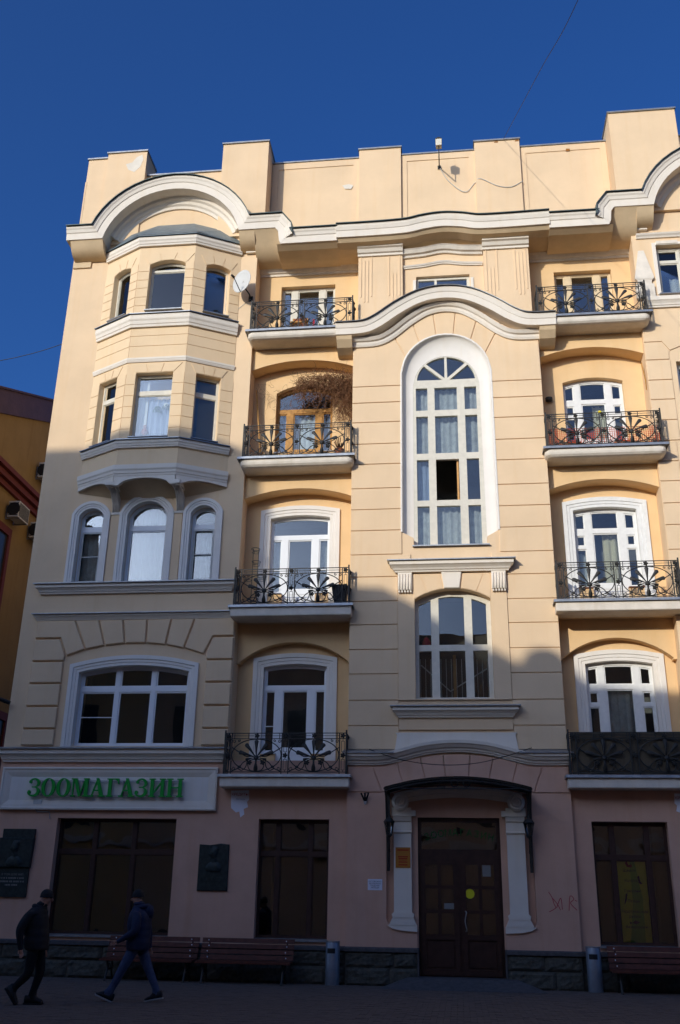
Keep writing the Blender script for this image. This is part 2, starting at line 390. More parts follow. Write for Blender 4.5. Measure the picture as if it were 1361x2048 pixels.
# ---------- ground floor walls (pink) with granite plinth
def ground_side(s):            # s = -1 left, +1 right
    def X(a, b): return (min(s * a, s * b), max(s * a, s * b))
    a0, a1 = X(2.52, XE); h2 = X(2.94, 4.58); h1 = X(6.53, 9.42)
    holes = [rect(h2[0], h2[1], 0.85, 3.40), rect(h1[0], h1[1], 0.85, 3.39)]
    wl = MB().wall(rect(a0, a1, 0.70, 4.72), holes, YL, YL + 0.34).build('wall', 'pink', B)
    for (x0, x1) in (h1, h2):
        n3 = [0.0, 0.31, 0.64, 1.0] if x1 - x0 > 2 else [0.0, 0.27, 0.73, 1.0]
        xs = [x0 + (x1 - x0) * t for t in n3]; cs = []
        for i in range(3):
            for z0, z1 in ((0.92, 2.60), (2.70, 3.34)):
                cs.append(rect(xs[i] + 0.045, xs[i + 1] - 0.045, z0, z1))
        wn = window(B, rect(x0, x1, 0.85, 3.40 if x1 - x0 < 2 else 3.39), cs, YL + 0.20, 'dark_wood', 0.10, 0.02, 'glass_shop', room='room_dark', rdepth=3.0, name='shop_window')
        sill(wn, x0 - 0.02, x1 + 0.02, YL - 0.06, YL + 0.21, 0.88, 0.04, 'zinc')
    plinth(a0, a1, YL, wl)
    return wl
def stone(x0, x1, z0, z1, yf, parent):
    nx, nz = max(5, int((x1 - x0) / 0.075)), 6; vs = []; sd = x0 * 3.1 + z0 * 17.0
    for j in range(nz + 1):
        for i in range(nx + 1):
            u, v = i / nx, j / nz; x = x0 + u * (x1 - x0); zz = z0 + v * (z1 - z0)
            k = min(1, min(u, 1 - u) * (x1 - x0) / 0.05) * min(1, min(v, 1 - v) * (z1 - z0) / 0.05)
            d = 0.04 + 0.035 * noise.noise((x * 3.5, sd, zz * 6)) + 0.022 * noise.noise((x * 11, sd + 5, zz * 15))
            vs.append((x, yf - max(0.004, d) * k, zz))
    fs = [(j * (nx + 1) + i, j * (nx + 1) + i + 1, (j + 1) * (nx + 1) + i + 1, (j + 1) * (nx + 1) + i) for j in range(nz) for i in range(nx)]
    o = MB().add(vs, fs); o.box(x0, x1, yf + 0.001, yf + 0.1, z0, z1); o.build('stone', 'granite', parent)
def plinth(x0, x1, y, parent):
    MB().box(x0, x1, y + 0.02, y + 0.3, 0, 0.7).build('plinth_core', 'granite_cap', parent)
    MB().prism_x([(y - 0.07, 0.66), (y - 0.07, 0.725), (y + 0.02, 0.76), (y + 0.02, 0.66)], x0 - 0.01, x1 + 0.01).build('plinth_cap', 'granite_cap', parent)
    for z0, z1, off in ((-0.02, 0.345, 0), (0.355, 0.655, 0.45)):
        x = x0 - off * 0.5; r = random.Random(int(x0 * 10) + int(z0 * 9))
        while x < x1 - 0.05:
            L = r.uniform(0.75, 1.3); a, b = max(x, x0), min(x + L, x1)
            if x1 - b < 0.3: b = x1
            if b - a > 0.12: stone(a + 0.006, b - 0.006, z0, z1, y - 0.0, parent)
            x = b if b > x else x + L
wallL = ground_side(-1); wallR = ground_side(1)

# ---------- left / right blocks above the ground floor
def block(poly, y, parent, m='cream', t=0.04, c=0.012, name='block'):
    return MB().chamf(poly, y - t, y + 0.01, c).build(name, m, parent)
ARC_X, ARC_Z = 7.92, 19.30
def arc_path(xc, Rr, zflat, x_out, x_in):  # flat - arch - flat, left to right
    a = math.acos((zflat - ARC_Z) / Rr); pts = [(xc - x_out, zflat)]
    n = 22
    for i in range(n + 1):
        t = -a + 2 * a * i / n; pts.append((xc + Rr * math.sin(t), ARC_Z + Rr * math.cos(t)))
    pts.append((xc + x_in, zflat)); return pts
def side_block(s):
    def mx(p): return [(s * -x, z) for x, z in p]       # authored for the left (negative x)
    def mr(x0, x1, z0, z1): return rect(min(-s * x0, -s * x1), max(-s * x0, -s * x1), z0, z1)
    big = mx(opening(-9.32, -6.50, 5.06, 6.88, 0.17))
    tri = [mx(opening(-9.83, -9.15, 9.22, 11.10, 0.22)), mx(opening(-8.50, -7.42, 9.22, 11.10, 0.38)), mx(opening(-6.78, -6.10, 9.22, 11.10, 0.22))]
    holes = [big] + tri
    if s > 0:
        holes = holes + [rect(5.90, 6.95, 17.15, 18.78), rect(6.05, 7.20, 12.95, 15.05)] + [rect(x, x + 1.05, 17.15, 18.78) for x in (7.40, 8.90)] + [rect(x, x + 1.05, 12.95, 15.05) for x in (7.75, 9.15)]
    top = [(-XE, 19.95), (-10.2, 19.95)] + [(-ARC_X + 2.1 * math.sin(t), ARC_Z + 2.1 * math.cos(t)) for t in [(-1.25 + 2.5 * i / 20) for i in range(21)]] + [(-5.6, 19.95), (-XB1, 19.95)]
    xi = XB1 if s < 0 else 5.28
    top[-1] = (-xi, 19.95)
    outer = mx([(-xi, 4.72), (-XE, 4.72)] + top)
    wl = MB().wall(outer, holes, YL, YL + 0.62).build('wall', 'cream', B)
    # outer strip next to the neighbour and end faces
    MB().box(*sorted((s * (XE - 0.004), s * (XE - 0.05))), YL + 0.001, 14, 0, 22.4).build('side_wall', 'cream', wl)
    # rusticated courses beside the big window, and its voussoirs
    zc = [5.06, 5.47, 6.02, 6.59, 7.15]
    for a, b in zip(zc[:-1], zc[1:]):
        block(mr(-10.57, -9.75, a + 0.02, b - 0.02), YL, wl, t=0.07, c=0.02); block(mr(-6.07, -5.42, a + 0.02, b - 0.02), YL, wl, t=0.07, c=0.02)
    block(mx([(-10.57, 7.17), (-9.75, 7.17), (-9.73, 7.30), (-9.91, 7.71), (-10.57, 7.71)]), YL, wl, t=0.07, c=0.02)
    block(mx([(-5.42, 7.17), (-6.07, 7.17), (-6.09, 7.30), (-5.94, 7.71), (-5.42, 7.71)]), YL, wl, t=0.07, c=0.02)
    bot = [(-9.70, 7.30), (-9.21, 7.46), (-8.72, 7.555), (-8.20, 7.605), (-7.65, 7.605), (-7.14, 7.555), (-6.66, 7.46), (-6.14, 7.31)]
    tp = [(-9.90, 7.75), (-9.56, 8.20), (-8.93, 8.20), (-8.30, 8.20), (-7.67, 8.20), (-7.04, 8.20), (-6.44, 8.20), (-5.94, 7.75)]
    for i in range(7):
        g = 0.022
        if i == 0: p = [(bot[0][0] + g, bot[0][1]), (bot[1][0] - g, bot[1][1]), (tp[1][0] - g, 8.2), (-10.57, 8.2), (-10.57, 7.76), (-9.89, 7.76)]
        elif i == 6: p = [(bot[6][0] + g, bot[6][1]), (bot[7][0] - g, bot[7][1]), (-5.95, 7.76), (-5.42, 7.76), (-5.42, 8.2), (tp[6][0] + g, 8.2)]
        else: p = [(bot[i][0] + g, bot[i][1]), (bot[i + 1][0] - g, bot[i + 1][1]), (tp[i + 1][0] - g, 8.2), (tp[i][0] + g, 8.2)]
        block(mx(p), YL, wl, t=0.07, c=0.02, name='voussoir')
    # big window
    fn = arch_fn(-9.32, -6.50, 6.88, 0.17); fm = lambda x: fn(-s * -x if False else (x if s < 0 else -x)) - 0.05
    cs = []
    for x0, x1 in ((-9.26, -8.40), (-8.30, -7.48), (-7.38, -6.56)):
        a, b = sorted((-s * x0, -s * x1))
        for z0, z1, f_ in ((5.13, 6.42, None), (6.54, 7.2, fm)): cs.append(cell(a, b, z0, z1, f_))
    wn = window(B, big, cs, YL + 0.20, 'pvc', 0.08, 0.035, curtains=(), room='room_dark')
    MB().box(*sorted((s * 9.22, s * 8.44)), YL + 0.215, YL + 0.25, 5.78, 5.80).build('glazing_bar', 'pvc', wn)
    casing(wn, [(-s * x, z) for x, z in ([(-6.50, 5.04)] + arch_pts(-9.32, -6.50, 6.88, 0.17) + [(-9.32, 5.04)])], YL, 0.24, s)
    # three arched windows
    for k, (x0, x1, rise) in enumerate(((-9.83, -9.15, 0.22), (-8.50, -7.42, 0.38), (-6.78, -6.10, 0.22))):
        a, b = sorted((-s * x0, -s * x1)); f2 = arch_fn(a, b, 11.10, rise); f3 = lambda x, f2=f2: f2(x) - 0.05
        cs = [rect(a + 0.05, b - 0.05, 9.29, 10.72), cell(a + 0.05, b - 0.05, 10.84, 11.6, f3)]
        cur = [(a, b, 9.2, 10.8, 'curtain' if k == 1 else 'curtain_grey')]
        if k == 1: cur.append((a, b, 10.8, 11.55, 'curtain'))
        wn = window(B, opening(a, b, 9.22, 11.10, rise), cs, YL + 0.22, 'pvc', 0.08, 0.035, curtains=cur)
        if k != 1:
            MB().box(a + 0.08, b - 0.08, YL + 0.2, YL + 0.24, 10.0, 10.025).build('glazing_bar', 'ac_shell', wn)
            fl = MB().wall(rect(a + 0.07, b - 0.07, 9.30, 10.70), [rect(a + 0.11, b - 0.11, 9.34, 10.66)], YL + 0.19, YL + 0.219); fl.build('fly_screen_frame', 'ac_shell', wn)
        sill(wn, a + 0.01, b - 0.01, YL - 0.02, YL + 0.22, 9.25, 0.03)
        wc = 0.19 if k != 1 else 0.20
        casing(wn, [(b, 9.20)] + arch_pts(a, b, 11.10, rise, 16) + [(a, 9.20)], YL, wc, -1)
    for x0, x1 in ((-8.93, -8.71), (-7.22, -7.0)):      # narrow pilaster strips and brackets under the bay
        MB().box(*sorted((-s * x0, -s * x1)), YL - 0.03, YL + 0.01, 9.2, 11.10).build('pilaster_strip', 'cream', wl)
        MB().box(*sorted((-s * (x0 - .02), -s * (x1 + .02))), YL - 0.06, YL + 0.01, 11.10, 11.16).build('pilaster_cap', 'white', wl)
    # ledges
    xa, xb = sorted((-s * -10.98, -s * -5.50))
    ledge(B, xa, xb, 4.68, 0.30, YL, 0.20)
    xa, xb = sorted((-s * -10.62, -s * -5.52))
    ledge(B, xa, xb, 8.92, 0.24, YL, 0.20); ledge(B, xa, xb, 8.22, 0.15, YL, 0.12)
    return wl
def casing(parent, path, y, wd, s, m='surround', d=0.06):
    # path runs so that the normal (left hand) points away from the opening; flip the offsets otherwise
    c = Vector((sum(p[0] for p in path) / len(path), sum(p[1] for p in path) / len(path)))
    p0, p1 = Vector(path[0]), Vector(path[1]); dd = (p1 - p0); nn = Vector((-dd.y, dd.x)); k = 1 if nn.dot(p0 - c) > 0 else -1
    pf = [(-0.004, y + 0.17), (-0.004, y - d * .35), (wd * .26, y - d * .35), (wd * .30, y - d * .6), (wd * .55, y - d * .65), (wd * .60, y - d), (wd, y - d), (wd, y)]
    MB().fsweep(path, [(k * a, b) for a, b in pf]).build('casing', m, parent)
blkL = side_block(-1); blkR = side_block(1)

# ---------- polygonal bay on the left block
def bay():
    pl = [(-9.93, YL), (-8.72, -0.50), (-7.08, -0.50), (-5.87, YL)]
    faces = [(pl[0], pl[1]), (pl[1], pl[2]), (pl[2], pl[3])]
    z0, z1 = 12.20, 19.30
    root = None
    win5 = [(0.38, 1.07, 17.05, 18.62, 0.10), (0.34, 1.39, 17.05, 18.62, 0.14), (0.36, 1.08, 17.05, 18.62, 0.10)]
    win4 = [(0.31, 1.02, 13.06, 15.04, 0), (0.27, 1.32, 13.06, 15.04, 0), (0.32, 1.02, 13.06, 15.04, 0)]
    root = MB().prism_z([(-9.85, YL), (-8.7, -0.42), (-7.1, -0.42), (-5.95, YL)], 12.2, 12.25).build('oriel', 'cream_bay', B)
    for k, (a, b) in enumerate(faces):
        a = Vector(a); b = Vector(b); d = b - a; L = d.length; ang = math.atan2(d.y, d.x)
        holes = []
        for (u0, u1, q0, q1, rise) in (win5[k], win4[k]): holes.append(opening(u0, u1, q0, q1, rise, 8))
        fo = MB().wall(rect(0, L, z0, z1), holes, 0, 0.3).build('oriel_wall', 'cream_bay', root, loc=(a.x, a.y, 0), rz=ang)
        # rustication blocks: thin raised panels between hairline grooves
        zl5 = [16.95, 17.23, 17.52, 17.82, 18.10, 18.39, 18.67]; zl4 = [13.0, 13.32, 13.66, 14.0, 14.34, 14.68, 15.02]
        g = 0.009
        for zl, (u0, u1, q0, q1, rise) in ((zl5, win5[k]), (zl4, win4[k])):
            for p, q in zip(zl[:-1], zl[1:]):
                for x0, x1 in ((0.0, u0), (u1, L)):
                    MB().box(x0 + 0.002, x1 - 0.004, -0.014, 0.0, p + g, min(q, q1 + 0.06) - g).build('block', 'cream_bay', fo)
            # voussoirs over the window
            ft = zl[-1]; tpz = 19.02 if zl is zl5 else 15.34; n = 3
            us = [u0 - 0.02 + (u1 - u0 + 0.04) * i / n for i in range(n + 1)]; c = (u0 + u1) / 2
            fnc = arch_fn(u0, u1, q1, rise) if rise else (lambda x: q1)
            for i in range(n):
                x0, x1 = us[i], us[i + 1]; o0, o1 = c + (x0 - c) * 1.42, c + (x1 - c) * 1.42
                zb0 = fnc(min(max(x0, u0), u1)) + 0.015; zb1 = fnc(min(max(x1, u0), u1)) + 0.015
                bow = (lambda x: tpz - 0.02 - (0.10 * ((x - c) / (u1 - u0)) ** 2 if rise else 0))
                MB().prism([(x0 + g, zb0), (x1 - g, zb1), (o1 - g, bow(o1)), (o0 + g, bow(o0))], -0.014, 0.0).build('voussoir', 'cream_bay', fo)
        for p, q in ((15.52, 15.89), (15.89, 16.22), (16.22, 16.50)):
            MB().box(0.002, L - 0.002, -0.014, 0.0, p + g, q - g).build('block', 'cream_bay', fo)
        # windows
        (u0, u1, q0, q1, rise) = win5[k]; fn = arch_fn(u0, u1, q1, rise); f2 = lambda x, fn=fn: fn(x) - 0.05
        cs = [cell(u0 + 0.045, u1 - 0.045, q0 + 0.06, 18.9, f2)] if k != 1 else [rect(u0 + 0.05, u1 - 0.05, q0 + 0.05, 18.46), cell(u0 + 0.05, u1 - 0.05, 18.53, 18.9, f2)]
        wn = window(root, opening(u0, u1, q0, q1, rise, 8), cs, 0.17, 'paint_cream', 0.07, 0.02, loc=(a.x, a.y, 0), rz=ang, rdepth=0.9, curtains=((u0, u0 + 0.35, q0, q1 + .1, 'curtain'),) if k == 1 else ())
        sill(wn, u0 - 0.02, u1 + 0.02, -0.10, 0.18, q0 + 0.02, 0.025)
        (u0, u1, q0, q1, rise) = win4[k]
        cs = [rect(u0 + 0.05, u1 - 0.05, q0 + 0.05, 14.42), rect(u0 + 0.05, u1 - 0.05, 14.55, q1 - 0.05)]
        cur = ((u0, u0 + 0.3, q0, q1, 'curtain'), (u0 + 0.3, u1, q0, 14.4, 'curtain_blue')) if k == 1 else ((u0, u0 + 0.2, q0, q1, 'curtain_grey'),)
        wn = window(root, rect(u0, u1, q0, q1), cs, 0.17, 'paint_cream', 0.07, 0.02, loc=(a.x, a.y, 0), rz=ang, rdepth=0.9, curtains=cur)
        sill(wn, u0 - 0.02, u1 + 0.02, -0.10, 0.18, q0 + 0.02, 0.025)
    # mouldings running round the bay (plan sweep, offsets point outwards on the right-hand side -> negative)
    def mould(z, h, d, name, m='white', cap=None):
        pf = [(0.02, z), (-d * .5, z), (-d * .58, z + h * .18), (-d * .70, z + h * .22), (-d * .80, z + h * .45), (-d * .96, z + h * .56), (-d, z + h * .62), (-d, z + h), (0.02, z + h)]
        o = MB().psweep(pl, pf).build(name, m, root)
        if cap:
            MB().psweep(pl, [(-d - 0.05, z + h - 0.01), (-d - 0.05, z + h + 0.015), (0.02, z + h + 0.07), (0.02, z + h + 0.002)]).build('flashing', cap, root)
        return o
    mould(19.24, 0.28, 0.14, 'cornice', cap='bay_tin'); mould(16.48, 0.38, 0.15, 'sill_moulding', cap='zinc'); mould(15.37, 0.13, 0.06, 'string_course')
    mould(12.74, 0.21, 0.12, 'sill_moulding', cap='zinc'); mould(11.92, 0.30, 0.12, 'corbel_moulding')
    # tin roof of the bay: facets rising to the wall
    vs = [(-10.15, YL, 19.56), (-8.80, -0.68, 19.56), (-7.00, -0.68, 19.56), (-5.65, YL, 19.56), (-9.3, YL - 0.02, 20.25), (-8.5, YL - 0.02, 20.52), (-7.4, YL - 0.02, 20.52), (-6.5, YL - 0.02, 20.2)]
    MB().add(vs, [(0, 1, 4), (1, 5, 4), (1, 2, 6, 5), (2, 7, 6), (2, 3, 7)]).build('oriel_roof', 'bay_tin', root)
    # arched underside: three scalloped aprons and curved soffit
    for k, (a, b) in enumerate(faces):
        a = Vector(a); b = Vector(b); d = b - a; L = d.length; ang = math.atan2(d.y, d.x)
        pts = [(0, 11.93), (0, 11.80 if k == 0 else 11.66)]
        e0 = 0.0 if k == 0 else 0.12; e1 = L if k == 2 else L - 0.12
        if k: pts.append((e0, 11.66))
        n = 12
        for i in range(n + 1):
            t = i / n
            if k == 1: zz = 11.66 + 0.20 * math.sqrt(max(0, 1 - (2 * t - 1) ** 2))
            elif k == 0: zz = 11.80 + 0.06 * math.sin(math.pi * t * 0.9) - 0.14 * t ** 5
            else: zz = 11.66 + 0.14 * (1 - (1 - t) ** 5) + 0.06 * math.sin(math.pi * (1 - t) * 0.9)
            pts.append((e0 + (e1 - e0) * t, zz))
        if k < 2: pts.append((L, 11.66))
        pts.append((L, 11.93))
        MB().prism(pts, -0.05, 0.05).build('apron', 'white', root, loc=(a.x, a.y, 0), rz=ang)
    # soffit vault from the apron back to the wall
    vs = []
    for t in range(7):
        u = t / 6
        for (x, y) in [(-9.93, YL), (-8.72, -0.46), (-7.08, -0.46), (-5.87, YL)]:
            yy = YL - 0.012 + (y - YL) * (1 - u); vs.append((x, yy, 11.84 - 0.30 * u ** 1.6 * (1 if y < 0 else 0.25)))
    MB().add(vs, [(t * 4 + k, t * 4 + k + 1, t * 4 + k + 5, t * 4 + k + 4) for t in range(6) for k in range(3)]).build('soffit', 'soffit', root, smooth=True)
    for xc in (-8.82, -7.07):
        # fluted bracket leaning out from the wall
        br = []
        prof = [(YL, 11.12), (YL - 0.03, 11.14), (YL - 0.14, 11.40), (YL - 0.36, 11.62), (YL - 0.60, 11.72), (YL - 0.62, 11.84), (YL, 11.84)]
        bo = MB().prism_x(prof, xc - 0.09, xc + 0.09).build('bracket', 'white', root)
        for dx in (-0.065, -0.02, 0.025, 0.065):
            MB().tube([(xc + dx, y - 0.004, z - 0.004) for y, z in prof[1:5]], 0.017, 6).build('flute', 'white', bo, smooth=True)
        MB().box(xc - 0.13, xc + 0.13, -0.56, YL, 11.68, 11.78).build('bracket_cap', 'white', bo)
    return root
oriel = bay()

# ---------- big curved cornices over the side blocks
def side_cornice(s):
    path = arc_path(-ARC_X, 2.10, 19.74, 3.16, 3.13) + [(-4.70, 19.62), (-4.66, 19.28), (-4.60, 19.16), (-2.98, 19.16)]
    if s > 0: path = mir(path)
    k = 1
    y = YL
    pf = [(0, y), (0, -0.43), (0.20, -0.45), (0.22, -0.475), (0.30, -0.50), (0.34, -0.53), (0.41, -0.54), (0.42, y + .3)]
    co = MB().fsweep(path, pf).build('cornice', 'white', B)
    MB().fsweep(path, [(0.405, -0.60), (0.43, -0.60), (0.50, y + 0.3), (0.44, y + 0.3)]).build('flashing', 'green_tin', co)
    # coved soffit in plaster
    cv = [(0.001, -0.40)] + [(-0.42 * math.sin(t), YL - 0.5 * math.cos(t)) for t in (0.25, 0.6, 0.95, 1.3, 1.57)] + [(-0.42, YL + 0.1), (0.001, YL + 0.1)]
    flat1 = [p for p in path if True]
    a, b = path[1][0], path[-2][0]
    base = path if s < 0 else mir(path)
    def mm(p): return p if s < 0 else mir(p)
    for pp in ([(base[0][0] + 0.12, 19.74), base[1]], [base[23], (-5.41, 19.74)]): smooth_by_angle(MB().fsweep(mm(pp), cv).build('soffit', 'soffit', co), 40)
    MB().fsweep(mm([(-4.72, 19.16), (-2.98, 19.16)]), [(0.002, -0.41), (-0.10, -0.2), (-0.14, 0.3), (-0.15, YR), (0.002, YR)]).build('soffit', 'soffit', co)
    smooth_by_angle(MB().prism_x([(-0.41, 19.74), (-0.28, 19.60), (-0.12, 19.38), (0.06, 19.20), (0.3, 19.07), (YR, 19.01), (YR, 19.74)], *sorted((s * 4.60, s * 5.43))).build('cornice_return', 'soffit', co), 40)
    # ring moulding on the tympanum
    ring = [(-s * -ARC_X + 1.86 * math.sin(t), ARC_Z + 1.86 * math.cos(t)) for t in [(-1.2 + 2.4 * i / 22) for i in range(23)]]
    MB().fsweep(ring, [(-0.08, YL), (-0.08, YL - 0.05), (0.0, YL - 0.07), (0.04, YL - 0.12), (0.12, YL - 0.15), (0.16, YL - 0.22), (0.24, YL - 0.25), (0.26, YL)]).build('ring_moulding', 'white', co)
    # plain block at the outer bottom of the cornice
    x0, x1 = sorted((-s * -11.0, -s * -10.45)); MB().box(x0, x1, YL - 0.05, YL, 19.12, 19.32).build('cornice_block', 'soffit', co)
    x0, x1 = sorted((-s * -5.72, -s * -5.36)); MB().box(x0, x1, YL - 0.10, YL, 19.28, 19.48).build('cornice_block', 'white_old', co)
side_cornice(-1); side_cornice(1)

# ---------- balcony bays: recessed wall, spandrels, windows
def bay_win_cells(x0, x1, zt, zs, z0, top, fn):
    """three-part balcony door: transom over, two side lights and a door"""
    w_ = x1 - x0; a, b = x0 + w_ * 0.27, x0 + w_ * 0.66
    return a, b
def recess(s):
    xc = s * 3.95; x0, x1 = (-XB1, -XB0) if s < 0 else (XB0, 5.28)
    floors = [4.36, 8.42, 12.46, 16.37]
    holes = []; specs = []
    w0, w1 = xc - 0.80, xc + 0.80
    tops = [(7.10, 0.08), (11.12, 0.08), (14.92 if s < 0 else 14.88, 0.24 if s < 0 else 0.13), (18.50, 0)]
    d0, d1 = xc - 0.34, xc + 0.34
    for i, z in enumerate(floors):
        zs, rise = tops[i]; b = z + 0.62
        holes.append([(w0, b), (d0 - 0.1, b), (d0 - 0.1, z + 0.03), (d1 + 0.1, z + 0.03), (d1 + 0.1, b), (w1, b)] + arch_pts(w0, w1, zs, rise, 10))
    wl = MB().wall(rect(x0 - 0.05, x1 + 0.05, 4.3, 19.6), holes, YR, YR + 0.3).build('wall', 'yellow', B)
    # floor slab behind every balcony front and side reveals of the recess
    for i, z in enumerate(floors[1:]):
        # spandrel with a segmental arch below the balcony slab
        if i == 0:
            zs, rise = 7.18, 0.50; p = [(x0, z - 0.05), (x0, 7.14), (x0 + 0.08, 7.14)] + arch_pts(x0 + 0.08, x1 - 0.08, zs, rise, 18)[::-1] + [(x1 - 0.08, 7.14), (x1, 7.14), (x1, z - 0.05)]
        else:
            zs = z - 0.94 if i == 1 else 15.43; rise = 0.27; p = [(x0, z - 0.05)] + arch_pts(x0, x1, zs, rise, 18)[::-1] + [(x1, z - 0.05)]
        MB().prism(p, YS if i else YS + 0.2, YR + 0.005).build('spandrel', 'yellow', wl)
    for i, z in enumerate(floors):
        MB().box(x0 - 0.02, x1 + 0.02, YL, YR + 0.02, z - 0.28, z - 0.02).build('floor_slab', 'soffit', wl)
    # windows
    for i, z in enumerate(floors):
        zs, rise = tops[i]; fn = arch_fn(w0, w1, zs, rise); ff = lambda x, fn=fn: fn(x) - 0.05; b = z + 0.62
        new = (s < 0 and i < 2); y = YR + (0.14 if i < 2 else 0.16)
        fm = 'pvc' if new else ('oak' if (s < 0 and i == 2) else ('paint_cream' if (s < 0 and i == 3) else ('paint_buff' if i == 3 else 'paint_white')))
        outer = holes[i]
        tz = zs - 0.50
        if i == 3: tz = None
        cells = []
        cl = (w0 + 0.05, d0 - 0.16); cr = (d1 + 0.16, w1 - 0.05); cd = (d0 + 0.02, d1 - 0.02)
        zt = (tz - 0.07) if tz else zs - 0.06
        if new or (s < 0 and i == 2):
            cells.append(cell(w0 + 0.05, w1 - 0.05, tz + 0.04, zs + 1, ff, 10))
            cells += [rect(cl[0], cl[1], b + 0.06, zt), rect(cr[0], cr[1], b + 0.06, zt), rect(cd[0], cd[1], z + 0.75, zt)]
        elif i == 3:
            cells += [rect(cl[0], cl[1], b + 0.06, zt), rect(cr[0], cr[1], b + 0.06, zt), rect(cd[0], cd[1], z + 0.6, zt)]
        else:
            cells += [cell(cl[0], cl[1], tz + 0.02, zs + 1, lambda x: ff(x) - 0.05), cell(cr[0], cr[1], tz + 0.02, zs + 1, lambda x: ff(x) - 0.05), cell(cd[0] - 0.02, cd[1] + 0.02, tz + 0.02, zs + 1, lambda x: ff(x) - 0.03)]
            cells += [rect(cl[0] + .02, cl[1] - .02, zt - 0.36, zt - 0.08), rect(cr[0] + .02, cr[1] - .02, zt - 0.36, zt - 0.08)]
            cells += [rect(cl[0], cl[1], b + 0.06, zt - 0.44), rect(cr[0], cr[1], b + 0.06, zt - 0.44), rect(cd[0], cd[1], z + 0.75, zt - 0.02)]
        cur = []
        if s < 0 and i == 2: cur = [(cd[0], cd[1], z + .7, zt, 'curtain'), (cl[0], cl[1], b, zt, 'curtain_blue'), (cr[0], cr[1], b, zt, 'curtain_grey')]
        elif s < 0 and i == 1: cur = [(cl[0], cl[1], b, zt, 'curtain_grey'), (cr[0], cr[1], b, zt, 'curtain_grey')]
        elif s > 0 and i == 1: cur = [(cd[0] + 0.25, cd[1], z + .6, zt, 'curtain_warm'), (cl[0], cl[1], b, zt - .5, 'curtain_grey')]
        elif s > 0 and i == 2: cur = [(cd[0] + 0.3, cd[1], z + .6, zt, 'curtain_warm')]
        elif s < 0 and i == 3: cur = [(cr[0], cr[1], b, zt, 'curtain_grey')]
        elif s > 0 and i == 0: cur = [(cd[0], cd[1], z + .6, zt, 'curtain_grey')]
        wn = window(B, outer, cells, y, fm, 0.09, 0.03, curtains=cur, name='balcony_door', room='room')
        # door panel mouldings
        MB().wall(rect(d0, d1, z + 0.12, z + 0.66), [rect(d0 + 0.05, d1 - 0.05, z + 0.17, z + 0.61)], y - 0.012, y + 0.004).build('door_panel', fm, wn)
        if new: 
            for c_ in ((cl, cr) if i == 1 else (cl,)): MB().box(c_[0] + .02, c_[1] - .02, y + 0.01, y + 0.04, z + 1.28, z + 1.30).build('glazing_bar', 'pvc', wn)
        for a, b2 in ((w0, d0 - 0.1), (d1 + 0.1, w1)):
            sill(wn, a - 0.01, b2 + 0.01, YR - 0.05, y + 0.01, b + 0.015, 0.02, 'terracotta' if s > 0 else 'paint_white')
        if i < 2:
            casing(wn, [(w1, z + 0.02)] + arch_pts(w0, w1, zs, rise, 10) + [(w0, z + 0.02)], YR, 0.26, -1, 'surround' if not (s > 0 and i == 1) else 'paint_white')
    # plain upper string and side cornice above the top window
    ya = YR
    xa, xb = (x0 + 0.0, -2.42) if s < 0 else (2.42, x1)
    MB().fsweep([(xa, 18.86), (xb, 18.86)], [(0, ya), (0, ya - 0.04), (0.06, ya - 0.05), (0.08, ya - 0.10), (0.16, ya - 0.16), (0.20, ya - 0.22), (0.22, ya)]).build('string_course', 'white_old', wl)
    return wl
recL = recess(-1); recR = recess(1)

